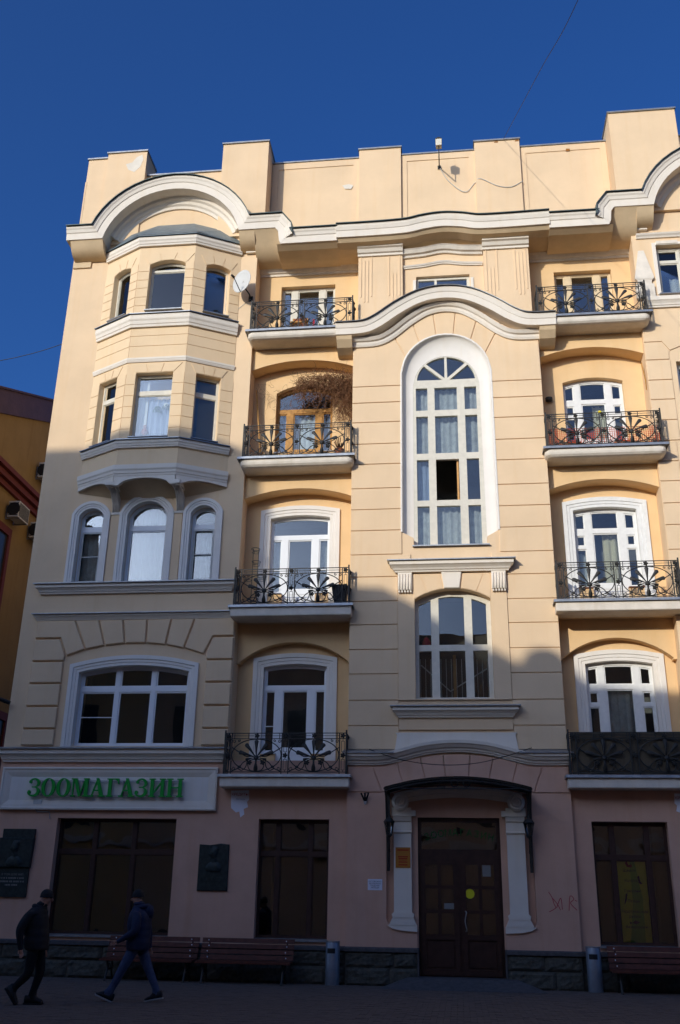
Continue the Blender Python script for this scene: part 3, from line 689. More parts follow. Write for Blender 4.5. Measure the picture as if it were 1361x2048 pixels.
# ---------- central block
def central():
    niche_o = [(1.20, 10.36), (1.18, 14.95)] + [(1.16 * math.cos(t), 14.95 + 1.16 * math.sin(t)) for t in [math.pi * i / 20 for i in range(1, 20)]] + [(-1.18, 14.95), (-1.20, 10.36)]
    niche_i = [(0.92, 10.20), (0.89, 14.70)] + [(0.87 * math.cos(t), 14.70 + 0.87 * math.sin(t)) for t in [math.pi * i / 20 for i in range(1, 20)]] + [(-0.89, 14.70), (-0.92, 10.20)]
    hole_t = niche_o + [(-0.92, 10.20), (-0.92, 10.0), (0.92, 10.0), (0.92, 10.20)]
    hood_low = catmull([(-2.97, 16.06), (-2.2, 16.08), (-1.74, 16.27), (-1.18, 16.67), (-0.6, 16.98), (0, 17.08), (0.6, 16.98), (1.18, 16.67), (1.74, 16.27), (2.2, 16.08), (2.97, 16.06)], 5)
    hl = [p for p in hood_low if abs(p[0]) <= 2.5]
    k_hole = opening(-0.92, 0.93, 6.12, 8.57, 0.27)
    yc = YC + 0.03
    wl = MB().wall([(-XB0, 4.55), (XB0, 4.55), (XB0, 16.06)] + hl[::-1] + [(-XB0, 16.06)], [hole_t, k_hole], yc, yc + 0.30).build('wall', 'cream', B)
    for s in (-1, 1): MB().box(*sorted((s * (XB0 - 0.003), s * (XB0 - 0.03))), yc + 0.001, YR + 0.1, 4.5, 16.2).build('side_wall', 'cream', wl)
    # rusticated courses
    g = 0.011
    zc = [4.95, 5.5, 6.1, 6.73, 7.33, 7.95, 8.55, 9.18, 9.77, 10.42, 11.0, 11.59, 12.28, 12.87, 13.51, 14.1, 14.6]
    for a, b in zip(zc[:-1], zc[1:]):
        for s in (-1, 1):
            if b <= 9.2: xi = 1.33
            elif a < 9.2: xi = 1.33
            elif b <= 10.43: xi = 0.96 if a > 9.5 else 1.33
            else: xi = 1.21
            if abs(a - 9.77) < 0.01: xi = 1.22
            if a >= 9.18 - .01 and b <= 9.78: xi = 1.0
            x0, x1 = sorted((s * (XB0 - 0.004), s * xi))
            MB().chamf(rect(x0, x1, a + g, b - g), YC, yc + 0.005, 0.006).build('block', 'cream', wl)
    # blocks and voussoirs round the arch of the tall window
    from bisect import bisect
    def hz(x):
        for p, q in zip(hood_low[:-1], hood_low[1:]):
            if p[0] <= x <= q[0]: return p[1] + (q[1] - p[1]) * (x - p[0]) / (q[0] - p[0])
        return 16.06
    inner = [(0.23, 16.09), (0.69, 15.89), (1.06, 15.44)]; outer = [0.33, 0.95, 1.52]
    def arcp(xa, xb, n=5): return [(xa + (xb - xa) * i / n, 14.95 + math.sqrt(max(0, 1.17 ** 2 - (xa + (xb - xa) * i / n) ** 2))) for i in range(n + 1)]
    def topp(xa, xb, n=5): return [(xa + (xb - xa) * i / n, hz(xa + (xb - xa) * i / n) - 0.02) for i in range(n + 1)]
    spans = [(-1.06, -0.69, -1.52, -0.95), (-0.69, -0.23, -0.95, -0.33), (-0.23, 0.23, -0.33, 0.33), (0.23, 0.69, 0.33, 0.95), (0.69, 1.06, 0.95, 1.52)]
    for a, b, c, d in spans:
        MB().chamf(arcp(a + g, b - g) + topp(c + g, d - g)[::-1], YC, yc + 0.005, 0.005).build('voussoir', 'cream', wl)
    for s in (-1, 1):
        a = [(s * (XB0 - .004), 14.61), (s * 1.195, 14.61), (s * 1.18, 14.95)] + [(s * x, z) for x, z in arcp(1.155, 1.06 + g, 4)] + [(s * x, z) for x, z in topp(1.52 + g, 2.50, 6)]
        MB().chamf(a, YC, yc + 0.005, 0.005).build('block', 'cream', wl)
    # splayed white surround of the tall window
    mb = MB(); n = len(niche_o); rows = 7
    for r_ in range(rows + 1):
        t = r_ / rows; e = 1 - math.cos(t * math.pi / 2); yy = YC + 0.004 + 0.22 * math.sin(t * math.pi / 2)
        for (a, b), (c, d) in zip(niche_o, niche_i): mb.v.append((a + (c - a) * e, yy, b + (d - b) * e))
    for r_ in range(rows):
        for i in range(n - 1): mb.f.append((r_ * n + i, r_ * n + i + 1, (r_ + 1) * n + i + 1, (r_ + 1) * n + i))
    so = mb.build('window_surround', 'surround', wl, smooth=True)
    MB().fsweep([(x, z) for x, z in niche_o], [(0.0, YC + 0.03), (0.0, YC - 0.012), (-0.02, YC - 0.018), (-0.045, YC - 0.012), (-0.045, YC + .03)]).build('surround_edge', 'surround', so)
    # tall window
    ty = YC + 0.23
    out = [(-0.92, 10.0), (0.92, 10.0), (0.92, 10.2), (0.89, 14.70)] + niche_i[2:-2] + [(-0.89, 14.70), (-0.92, 10.2)]
    cols = ((-0.82, -0.51), (-0.32, 0.28), (0.48, 0.80)); rws = ((10.08, 11.14), (11.30, 12.46), (12.64, 13.74), (13.92, 14.60))
    cs = [rect(a, b, c, d) for c, d in rws for a, b in cols]
    # fan light: four wedges
    for a0, a1 in ((0.06, 0.72), (0.83, 1.53), (1.61, 2.31), (2.42, 3.08)):
        pts = [(0.79 * math.cos(t), 14.80 + 0.74 * math.sin(t)) for t in [a0 + (a1 - a0) * i / 6 for i in range(7)]]
        m_ = (a0 + a1) / 2; cs.append([(0.10 * math.cos(m_), 14.80 + max(0.02, 0.10 * math.sin(m_)))] + pts)
    cur = [(-0.85, -0.3, 10.0, 12.4, 'curtain_grey')]
    tw = window(B, out, cs, ty, 'paint_cream', 0.10, 0.0, room='room', rdepth=1.5, openc=(4,), curtains=((-0.9, 0.9, 10.0, 11.25, 'curtain_grey'), (-0.9, -0.4, 11.28, 12.5, 'curtain_blue'), (-0.9, 0.9, 12.6, 13.8, 'curtain_grey'), (-0.9, 0.9, 13.85, 14.65, 'curtain_grey')))  # curtain sheets, mostly added so the stair panes look paler
    sill(tw, -0.95, 0.97, -0.06, ty + 0.02, 10.0, 0.03)
    # open casement in the third row and stair railings seen behind the glass
    MB().wall(rect(-0.02, 0.58, 11.30, 12.46), [rect(0.06, 0.50, 11.38, 12.38)], 0, 0.05, back=True).build('casement', 'oak', tw, loc=(0.27, ty + 0.12, 0), rz=R(72))
    for zz, sl in ((10.35, 0.35), (13.95, -0.3)):
        rb = MB()
        for i in range(13):
            x = -0.8 + i * 0.13; h = zz + 0.18 * (1 + math.sin(x * 2.1 + sl * 9)); rb.tube([(x, ty + 0.45, zz - 0.2), (x, ty + 0.45, zz + 0.55)], 0.012, 4)
        rb.tube([(-0.8, ty + 0.45, zz + 0.5 + sl * .6), (-0.1, ty + 0.45, zz + 0.05), (0.8, ty + 0.45, zz + 0.5)], 0.02, 4)
        rb.build('stair_railing', 'paint_white', tw)
    for x in (0.02, 0.36): MB().box(x - 0.03, x + 0.03, ty + 0.3, ty + 0.36, 12.64, 13.74).build('inner_bar', 'oak', tw)
    MB().box(0.02, 0.09, ty + 0.3, ty + 0.36, 10.08, 11.14).build('inner_bar', 'oak', tw)
    # lower window with panel, hood and apron
    pn = MB().wall(rect(-1.325, 1.325, 6.10, 9.22), [k_hole], YC - 0.03, yc).build('window_panel', 'cream', wl)
    kx = [(-0.94, 8.62, -1.30, 9.2), (-0.60, 8.77, -0.78, 9.2), (-0.21, 8.86, -0.27, 9.2), (0.21, 8.86, 0.27, 9.2), (0.60, 8.77, 0.78, 9.2), (0.94, 8.62, 1.30, 9.2)]
    for i in (0, 1, 3, 4):
        a, b = kx[i], kx[i + 1]; x0, x1 = a[0], b[0]; fk = arch_fn(-0.92, 0.93, 8.57, 0.27)
        tl, tr = (max(a[2], -0.95), min(b[2], 0.95))
        low = [(x0 + g + (x1 - x0 - 2 * g) * t / 4, fk(max(-.91, min(.92, x0 + g + (x1 - x0 - 2 * g) * t / 4))) + 0.012) for t in range(5)]
        MB().prism(low + [(tr - g, 9.2), (tl + g, 9.2)], YC - 0.045, YC - 0.03).build('voussoir', 'cream', pn)
    MB().chamf([(-0.19, 8.83), (0.19, 8.83), (0.25, 9.25), (-0.25, 9.25)], YC - 0.09, YC - 0.03, 0.015).build('keystone', 'white', pn)
    for s in (-1, 1):
        cp = MB().box(*sorted((s * 0.97, s * 1.32)), YC - 0.10, YC - 0.03, 8.80, 9.26).build('fluted_cap', 'white', pn)
        for i in range(5):
            x = s * (1.005 + i * 0.07); MB().tube([(x, YC - 0.105, 8.78), (x, YC - 0.105, 9.2)], 0.022, 6).build('flute', 'white', cp, smooth=True)
            MB().box(x - 0.02, x + 0.02, YC - 0.11, YC - 0.03, 8.73, 8.785).build('drop', 'white', cp)
    kw_y = YC + 0.22; fk = arch_fn(-0.92, 0.93, 8.57, 0.27); f2 = lambda x: fk(x) - 0.14
    cs = []
    for a, b in ((-0.83, -0.53), (-0.34, 0.28), (0.47, 0.82)):
        cs.append(rect(a, b, 6.20, 7.33)); cs.append(cell(a, b, 7.48, 9, f2))
    kw = window(B, k_hole, cs, kw_y, 'paint_cream', 0.10, 0.0, room='room_dark', rdepth=1.5)
    rb = MB()
    for i in range(14): rb.tube([(-0.82 + i * 0.126, kw_y + 0.5, 6.2), (-0.82 + i * 0.126, kw_y + 0.5, 7.25)], 0.011, 4)
    rb.tube([(-0.8, kw_y + 0.5, 7.1), (-0.1, kw_y + 0.5, 6.45), (0.8, kw_y + 0.5, 7.0)], 0.02, 4); rb.build('stair_railing', 'paint_white', kw)
    MB().box(-0.02, 0.05, kw_y + 0.3, kw_y + 0.36, 6.2, 7.3).build('inner_bar', 'oak', kw)
    ledge(B, -1.42, 1.42, 9.25, 0.26, YC - 0.03, 0.24); ledge(B, -1.36, 1.36, 5.68, 0.24, YC, 0.24)
    MB().chamf(rect(-1.32, 1.32, 5.40, 5.68), YC - 0.02, yc, 0.006).build('window_apron', 'cream', wl)
    MB().prism(catmull([(-1.42, 4.90), (-1.36, 5.28)], 1) + [(-1.40, 5.33), (1.40, 5.33), (1.36, 5.28), (1.42, 4.90)], YC - 0.05, YC + 0.01).build('apron_panel', 'white', wl)
    # arched hood over the tall window
    pf = [(0, YC + .03), (0, -0.36), (0.17, -0.38), (0.19, -0.40), (0.26, -0.42), (0.33, -0.44), (0.34, YC + .3)]
    ho = MB().fsweep(hood_low, pf).build('hood_cornice', 'white', B)
    MB().fsweep(hood_low, [(0.325, -0.49), (0.345, -0.50), (0.40, YC + 0.4), (0.345, YC + 0.4)]).build('flashing', 'zinc', ho)
    hb = [(x * 0.86, z - 0.02) for x, z in hood_low]
    MB().fsweep(hb, [(-0.22, YC), (-0.22, -0.05), (-0.16, -0.08), (-0.10, -0.09), (-0.08, -0.14), (0.0, -0.20), (0.03, YC)]).build('bed_moulding', 'white', ho)
    for s in (-1, 1):   # curved end brackets of the hood
        MB().prism_x([(YC + 0.4, 16.07), (-0.33, 16.07), (-0.28, 15.95), (-0.12, 15.78), (0.12, 15.68), (YC + 0.4, 15.66)], *sorted((s * 2.53, s * 2.95))).build('hood_bracket', 'soffit', ho)
    # upper part: pilasters, attic window, bowed main cornice
    ub = MB().wall(rect(-1.20, 1.20, 16.9, 19.6), [rect(-0.76, 0.74, 17.2, 18.18)], 0.16, 0.40).build('wall', 'cream', B)
    window(B, rect(-0.76, 0.74, 17.2, 18.18), [rect(-0.70, -0.25, 17.3, 18.1), rect(-0.18, 0.66, 17.3, 18.1)], 0.26, 'paint_cream', 0.07, 0.0, rdepth=0.8, room='room_dark')
    for s in (-1, 1): MB().box(*sorted((s * 0.77, s * 0.85)), 0.13, 0.165, 17.2, 18.05).build('window_strip', 'white', ub)
    for s in (-1, 1):
        x0, x1 = sorted((s * 1.14, s * 2.40)); po = MB().box(x0, x1, 0.03, YR + 0.1, 16.3, 19.4).build('pilaster', 'cream', B)
        MB().fsweep([(x0 - 0.02, 18.86), (x1 + 0.02, 18.86)], [(0, .04), (0, -0.02), (0.06, -0.03), (0.08, -0.08), (0.17, -0.13), (0.20, -0.19), (0.27, -0.19), (0.28, 0.1)]).build('pilaster_cap', 'white', po)
        for (cx, L0, L1) in ((-0.40, 1.42, 0), (-0.13 - 0.27 + 0.0, 0, 0), (0.40, 1.40, 0)):
            if not L0: continue
            xm = (x0 + x1) / 2 + cx
            for dx, zt, zb in ((-0.15, 18.90, 17.50), (-0.05, 18.25 if cx * s < 0 else 18.72, 17.32), (0.05, 18.25 if cx * s < 0 else 18.72, 17.32), (0.15, 18.90, 17.50)):
                MB().box(xm + dx - 0.014, xm + dx + 0.014, 0.012, 0.03, zb, zt).build('fillet', 'cream', po)
    cl = catmull([(-1.12, 18.80), (-0.55, 18.84), (0, 18.92), (0.55, 18.84), (1.12, 18.80)], 5)
    MB().fsweep(cl, [(0, .17), (0, .10), (0.06, .08), (0.08, 0.02), (0.17, -0.03), (0.20, -0.06), (0.22, .17)]).build('bed_moulding', 'white_old', ub)
    cl2 = [(x, z - 0.36) for x, z in cl]
    MB().fsweep(cl2, [(0, .165), (0, .12), (0.03, .11), (0.04, 0.09), (0.08, 0.07), (0.10, .165)]).build('string_course', 'white', ub)
    cpath = catmull([(-3.0, 19.22), (-1.9, 19.22), (-1.0, 19.25), (-0.5, 19.35), (0, 19.40), (0.5, 19.35), (1.0, 19.25), (1.9, 19.24), (3.0, 19.26)], 5)
    pf = [(0, .2), (0, -0.48), (0.19, -0.50), (0.21, -0.52), (0.30, -0.55), (0.39, -0.56), (0.40, .5)]
    co = MB().fsweep(cpath, pf).build('cornice', 'white', B)
    MB().fsweep(cpath, [(0.385, -0.62), (0.41, -0.62), (0.47, 0.6), (0.41, 0.6)]).build('flashing', 'green_tin', co)
    MB().fsweep(cpath, [(0.002, -0.44), (-0.10, -0.34), (-0.16, -0.1), (-0.18, 0.3), (-0.18, 0.8), (0.002, 0.8)]).build('soffit', 'soffit', co)
    return wl
cen = central()

# ---------- parapet
def parapet():
    def seg(x0, x1, y, z0, z1, name='parapet', d=0.5, cap=0.05):
        o = MB().box(x0, x1, y, y + d, z0, z1).build(name, 'cream', B)
        MB().prism_x([(y - cap, z1 - 0.02), (y - cap, z1 + 0.025), (y + d + 0.05, z1 + 0.06), (y + d + .05, z1 - 0.02)], x0 - 0.03, x1 + 0.03).build('coping', 'zinc', o); return o
    def frame(o, x0, x1, y, z0, z1):
        MB().wall(rect(x0, x1, z0, z1), [rect(x0 + 0.18, x1 - 0.18, z0 + 0.2, z1 - 0.22)], y - 0.022, y, back=False).build('parapet_frame', 'cream', o)
    seg(-11.0, -10.36, 0.16, 19.9, 23.28); seg(-10.36, -9.10, 0.10, 19.9, 23.42, 'parapet_pier', 0.9)
    seg(-9.10, -6.65, 0.32, 19.9, 22.62); seg(-6.65, -5.22, 0.05, 19.9, 23.42, 'parapet_pier', 1.0)
    for s in (-1, 1):
        o = seg(*((-5.22, -2.48) if s < 0 else (2.42, 5.0)), 0.75, 19.3, 23.14); x0, x1 = (-5.2, -2.48) if s < 0 else (2.42, 4.98)
        frame(o, x0, x1, 0.75, 19.5, 23.10)
        seg(*((-2.48, -1.19) if s < 0 else (1.06, 2.42)), 0.64, 19.3, 23.37, 'parapet_pier')
    o = seg(-1.19, 1.06, 0.75, 19.3, 23.14); frame(o, -1.19, 1.06, 0.75, 19.5, 23.10)
    seg(5.0, 6.92, 0.05, 19.9, 23.56, 'parapet_pier', 1.0); seg(6.92, 11.0, 0.32, 19.9, 22.75)
    MB().box(-11.0, 11.0, 0.9, 14, 19.0, 22.3).build('roof', 'green_tin', B)
    # bare plaster patches
    for pts, y in (([(-9.75, 22.95), (-9.55, 23.0), (-9.42, 23.2), (-9.25, 23.28), (-9.2, 23.1), (-9.28, 22.8), (-9.45, 22.62), (-9.65, 22.72)], 0.096), ([(-3.0, 22.10), (-2.8, 22.14), (-2.66, 22.08), (-2.72, 21.95), (-2.92, 21.97)], 0.724)):
        MB().prism(pts, y, y + 0.01).build('plaster_patch', 'plaster_patch', B)
parapet()

# ---------- right block extras: windows at the frame edge, pinnacle, ledge
def right_extras():
    wn = window(B, rect(5.90, 6.95, 17.15, 18.78), [rect(5.98, 6.50, 17.24, 18.28), rect(5.98, 6.50, 18.36, 18.70), rect(6.56, 6.9, 17.24, 18.70)], YL + 0.16, 'paint_cream', 0.08, 0.03, curtains=((6.25, 6.6, 17.2, 17.9, 'curtain'),))
    MB().wall(rect(5.80, 7.05, 17.15, 18.86), [rect(5.90, 6.95, 17.15, 18.78)], YL - 0.03, YL).build('casing', 'white', wn); sill(wn, 5.84, 7.0, YL - 0.12, YL + 0.16, 17.16, 0.03)
    MB().box(5.92, 6.5, YL - 0.05, YL, 18.80, 18.90).build('head_moulding', 'white_old', wn)
    wn = window(B, rect(6.05, 7.20, 12.95, 15.05), [rect(6.12, 6.6, 13.05, 14.3), rect(6.12, 6.6, 14.4, 14.98), rect(6.66, 7.13, 13.05, 14.98)], YL + 0.2, 'paint_white', 0.08, 0.03)
    for x, z0, z1 in ((7.40, 17.15, 18.78), (8.90, 17.15, 18.78), (7.75, 12.95, 15.05), (9.15, 12.95, 15.05)):
        w2 = window(B, rect(x, x + 1.05, z0, z1), [rect(x + 0.07, x + 0.49, z0 + 0.08, z1 - 0.55), rect(x + 0.07, x + 0.49, z1 - 0.46, z1 - 0.07), rect(x + 0.56, x + 0.98, z0 + 0.08, z1 - 0.07)], YL + 0.18, 'paint_white', 0.08, 0.03)
        sill(w2, x - 0.04, x + 1.09, YL - 0.1, YL + 0.18, z0 + 0.01, 0.03)
    g = 0.011
    zl = [12.73, 13.32, 13.92, 14.50, 15.11]
    for a, b in zip(zl[:-1], zl[1:]): MB().chamf(rect(5.29, 5.9, a + g, b - g), YL - 0.03, YL, 0.006).build('block', 'cream', blkR)
    MB().chamf([(5.29, 15.12), (5.88, 15.12), (5.9, 15.38), (5.74, 15.65), (5.29, 15.65)], YL - 0.03, YL, 0.006).build('block', 'cream', blkR)
    MB().chamf([(5.29, 15.67), (5.75, 15.67), (5.93, 15.39), (6.5, 15.62), (6.5, 15.75), (6.24, 15.76), (5.80, 16.13), (5.29, 16.13)], YL - 0.03, YL, 0.006).build('voussoir', 'cream', blkR)
    zl = [9.3, 9.77, 10.42, 11.0, 11.6, 12.15, 12.71]
    for a, b in zip(zl[:-1], zl[1:]): MB().chamf(rect(5.29, 5.80, a + g, b - g), YL - 0.03, YL, 0.006).build('block', 'cream', blkR)
    ledge(B, 5.45, 9.8, 16.72, 0.30, YL, 0.16, 'string_course', cap=False)
    pc = MB().box(5.23, 5.72, YL - 0.12, YL, 17.0, 17.45).build('pinnacle', 'white_old', B)
    # obelisk over a scotia neck, square in section
    prof = [(0.19, 17.45), (0.18, 17.52), (0.19, 17.60), (0.25, 17.66), (0.25, 17.72), (0.08, 18.60), (0.07, 18.62)]
    mb = MB()
    for r_, z in prof:
        mb.v += [(5.49 - r_, YL, z), (5.49 - r_, YL - 0.10 * r_ / 0.27, z), (5.49 + r_, YL - 0.10 * r_ / 0.27, z), (5.49 + r_, YL, z)]
    for i in range(len(prof) - 1):
        for k in range(3): mb.f.append((i * 4 + k, i * 4 + k + 1, i * 4 + k + 5, i * 4 + k + 4))
    n = len(prof) - 1; mb.f.append((n * 4, n * 4 + 1, n * 4 + 2, n * 4 + 3)); mb.build('obelisk', 'white_old', pc)
    MB().fsweep([(5.4, 19.02), (9.0, 19.02)], [(0, YL), (0, YL - .04), (0.04, YL - .06), (0.08, YL - .10), (0.12, YL - .12), (0.13, YL)]).build('string_course', 'white', blkR)
right_extras()
# ================================================================== BALCONIES (parts of the building)
def rosette_mesh():
    mb = MB(); n = 30; r_o = []
    for i in range(n):
        t = 2 * math.pi * i / n; r_ = 0.062 * (0.62 + 0.38 * abs(math.cos(2.5 * t))); r_o.append((r_ * math.cos(t), r_ * math.sin(t)))
    mb.v = [(x, -0.008, z) for x, z in r_o] + [(x * 0.6, -0.026, z * 0.6) for x, z in r_o] + [(0, -0.012, 0)] + [(x, 0.008, z) for x, z in r_o]
    c = 2 * n
    for i in range(n):
        j = (i + 1) % n; mb.f += [(i, j, n + j, n + i), (n + i, n + j, c), (i, c + 1 + i, c + 1 + j, j)]
    mb.lathe([(0.0, -0.042), (0.012, -0.038), (0.016, -0.02)], (0, 0, 0), 8, 'y')
    m = mb.mesh('rosette'); m.materials.append(MATS['iron']); return m
ROS = rosette_mesh()
def palmette_mesh():
    mb = MB()
    def leaf(ang, L, wd, bend):
        ts = [0, 0.2, 0.4, 0.58, 0.72, 0.82, 0.89, 0.94, 0.975, 1.0]; st = 9; ring = 8; vs = []
        for i in range(st + 1):
            t = ts[i]; a = ang + bend * t * t; d = 0.05 + L * t
            cx, cz = d * math.sin(ang + bend * t * 0.5), d * math.cos(ang + bend * t * 0.5)
            w_ = wd * (0.22 + 0.78 * t ** 1.5) * (1 if t < 0.87 else math.sqrt(max(0.03, 1 - ((t - 0.87) / 0.132) ** 2)))
            dx, dz = math.cos(a), -math.sin(a)
            for k in range(ring):
                q = 2 * math.pi * k / ring; vs.append((cx + dx * w_ / 2 * math.cos(q), -0.012 * math.sin(q) - 0.03 * math.sin(t * 2.6) * 0.8, cz + dz * w_ / 2 * math.cos(q)))
        fs = [(i * ring + k, (i + 1) * ring + k, (i + 1) * ring + (k + 1) % ring, i * ring + (k + 1) % ring) for i in range(st) for k in range(ring)]
        fs += [tuple(range(ring)), tuple(st * ring + k for k in range(ring))]; mb.add(vs, fs)
    for a, L, b in ((0, 0.36, 0), (36, 0.36, 0.10), (-36, 0.36, -0.10), (68, 0.38, 0.16), (-68, 0.38, -0.16), (96, 0.20, 0.10), (-96, 0.20, -0.10)): leaf(R(a), L, 0.115 if abs(a) < 90 else 0.06, b)
    mb.lathe([(0.0, -0.045), (0.035, -0.04), (0.055, -0.02), (0.06, 0.01)], (0, 0, 0), 14, 'y')
    # stem widening to the foot
    pts = [(-0.022, 0), (-0.02, -0.12), (-0.045, -0.22), (-0.045, -0.28), (-0.02, -0.31), (0.02, -0.31), (0.045, -0.28), (0.045, -0.22), (0.02, -0.12), (0.022, 0)]
    mb.prism(pts, -0.02, 0.015)
    m = mb.mesh('palmette'); m.materials.append(MATS['iron']); m.shade_smooth(); return m
PAL = palmette_mesh()
def spiral(cx, cz, r0_, turns, a0, sgn, y, n=18):
    return [(cx + r0_ * (1 - 0.8 * i / n) * math.cos(a0 + sgn * turns * 2 * math.pi * i / n), y, cz + r0_ * (1 - 0.8 * i / n) * math.sin(a0 + sgn * turns * 2 * math.pi * i / n)) for i in range(n + 1)]
def make_balcony(rounded):
    # slab
    def ring(ins, z, r=0.16):
        x0, x1, y0, y1 = -1.50 + ins, 1.50 - ins, -0.33 + ins, 0.30; pts = []
        for cx, a0 in ((x0 + r, math.pi), (x1 - r, 1.5 * math.pi)):
            for i in range(6): t = a0 + i / 5 * math.pi / 2; pts.append((cx + r * math.cos(t), y0 + r + r * math.sin(t), z))
        return [(x0, y1, z)] + pts + [(x1, y1, z)]
    mb = MB()
    if rounded: rings = [ring(0.0, -0.03), ring(0, -0.17), ring(0.015, -0.22), ring(0.06, -0.265), ring(0.12, -0.285)]
    else: rings = [ring(0, -0.03, 0.02), ring(0, -0.27, 0.02), ring(0.01, -0.29, 0.02)]
    q = len(rings[0])
    mb.v = [v for r_ in rings for v in r_]
    mb.f = [(i * q + k, i * q + (k + 1) % q, (i + 1) * q + (k + 1) % q, (i + 1) * q + k) for i in range(len(rings) - 1) for k in range(q)] + [tuple(range(q)), tuple((len(rings) - 1) * q + k for k in range(q))]
    o = mb.build('balcony', 'white_old', B)
    fl = MB().box(-1.545, 1.545, -0.385, 0.30, -0.03, -0.012); fl.prism_x([(-0.39, -0.075), (-0.385, -0.012), (-0.375, -0.012), (-0.38, -0.075)], -1.545, 1.545)
    for s in (-1, 1): fl.prism([(s * 1.55, -0.075), (s * 1.543, -0.012), (s * 1.535, -0.012), (s * 1.54, -0.075)], -0.385, 0.28)
    fl.build('flashing', 'zinc', o)
    # ironwork, front at y = -0.28
    y = -0.28; W = 1.43; H = 0.93; H2 = 0.80; rr_ = 0.0125
    fr = MB()
    fr.box(-W, W, y - 0.012, y + 0.012, H - 0.01, H + 0.006); fr.box(-W, W, y - 0.012, y + 0.012, H2 - 0.008, H2 + 0.008); fr.box(-W, W, y - 0.012, y + 0.012, 0.035, 0.052)
    cols = [(-W, -W + 0.16), (-0.08, 0.08), (W - 0.16, W)]
    for a, b in cols:
        for x in (a, b): fr.box(x - 0.012, x + 0.012, y - 0.013, y + 0.013, -0.012, H)
        for z0, z1 in ((0.09, 0.33), (0.50, 0.74)):
            for x in (a + 0.045, b - 0.045): fr.box(x - 0.005, x + 0.005, y - 0.006, y + 0.006, z0, z1)
            for z in (z0, z1): fr.box(a + 0.04, b - 0.04, y - 0.005, y + 0.005, z - 0.005, z + 0.005)
        xm = (a + b) / 2
        for z0, z1 in ((0.052, 0.09), (0.33, 0.365), (0.47, 0.50), (0.74, H2)): fr.box(xm - 0.006, xm + 0.006, y - 0.006, y + 0.006, z0, z1)
    for x in (-W, W): fr.box(x - 0.018, x + 0.018, y - 0.018, y + 0.018, -0.02, H + 0.03); fr.lathe([(0, 0.052), (0.018, 0.045), (0.022, 0.03), (0.012, 0.0)], (x, y, H + 0.02), 8)
    pan = [(-W + 0.16, -0.08), (0.08, W - 0.16)]
    for a, b in pan:
        c = (a + b) / 2; hw = (b - a) / 2
        # top band with small links
        fr.box(a, c - 0.07, y - 0.005, y + 0.005, 0.862, 0.872) ; fr.box(c + 0.07, b, y - 0.005, y + 0.005, 0.862, 0.872)
        for x in (a + 0.06, c - 0.2, c + 0.2, b - 0.06): fr.box(x - 0.008, x + 0.008, y - 0.008, y + 0.008, H2, H)
        # large oval made of two arcs and crossing curves
        el = [(c + (hw - 0.012) * math.cos(t), y, 0.425 + 0.365 * math.sin(t)) for t in [2 * math.pi * i / 44 for i in range(44)]]
        fr.tube(el, rr_, 5, closed=True)
        for s in (-1, 1):
            fr.tube([(c + s * x, y + 0.004, z) for x, z in catmull([(hw - 0.01, 0.60), (hw * 0.62, 0.47), (0.24, 0.40), (0.12, 0.40)], 5)], rr_, 5)
            fr.tube([(c + s * x, y + 0.004, z) for x, z in catmull([(0.10, 0.36), (0.30, 0.26), (0.40, 0.14), (hw - 0.02, 0.06)], 5)], rr_, 5)
            fr.tube([(c + s * x, y - 0.004, z) for x, z in catmull([(0.03, 0.33), (0.14, 0.30), (0.19, 0.20), (0.14, 0.09), (0.03, 0.06)], 5)], rr_, 5)
            fr.tube([(c + s * x, y, z) for x, z in catmull([(0.21, 0.30), (0.24, 0.16), (0.33, 0.08), (0.42, 0.12)], 5)], rr_, 5)
            fr.tube(spiral(c + s * 0.385, 0.15, 0.045, 1.1, -1.2 if s > 0 else math.pi + 1.2, s, y), 0.0095, 5)
            fr.tube(spiral(c + s * (hw - 0.06), 0.125, 0.05, 1.2, 0.2 if s > 0 else math.pi - 0.2, -s, y), 0.0095, 5)
            fr.tube(spiral(c + s * (hw - 0.055), 0.735, 0.045, 1.2, -0.4 if s > 0 else math.pi + 0.4, s, y), 0.0095, 5)
            fr.tube(spiral(c + s * (hw - 0.17), 0.755, 0.032, 1.1, 2.0 if s > 0 else 1.1, s, y), 0.0095, 5)
    # side returns
    for s in (-1, 1):
        x = s * W
        for z0, z1 in ((H - 0.01, H + 0.006), (H2 - 0.008, H2 + 0.008), (0.035, 0.052)): fr.box(x - 0.011, x + 0.011, y, 0.31, z0, z1)
        for yy in (-0.14, 0.0, 0.14, 0.28): fr.box(x - 0.008, x + 0.008, yy - 0.008, yy + 0.008, 0.0, H)
        fr.tube([(x, -0.07 + 0.065 * math.cos(t), 0.42 + 0.34 * math.sin(t)) for t in [2 * math.pi * i / 24 for i in range(24)]], rr_, 5, closed=True)
        fr.tube([(x, 0.21 + 0.065 * math.cos(t), 0.42 + 0.34 * math.sin(t)) for t in [2 * math.pi * i / 24 for i in range(24)]], rr_, 5, closed=True)
    fr.build('railing', 'iron', o)
    for a, b in pan:
        c = (a + b) / 2; link('palmette', PAL, o, (c, y - 0.02, 0.36))
        for s in (-1, 1): link('rosette', ROS, o, (c + s * 0.155, y - 0.01, 0.255))
        link('rosette', ROS, o, (c, y - 0.01, 0.865))
    for a, b in cols:
        for z in (0.865, 0.418): link('rosette', ROS, o, ((a + b) / 2, y - 0.01, z))
    for s in (-1, 1):
        for yy, z in ((-0.07, 0.865), (0.21, 0.865), (-0.07, 0.42), (0.21, 0.42)): link('rosette', ROS, o, (s * W + s * 0.01, yy, z)).rotation_euler = (0, 0, R(90))
    return o
bal_a = make_balcony(False); bal_b = make_balcony(True)
first = {False: True, True: True}
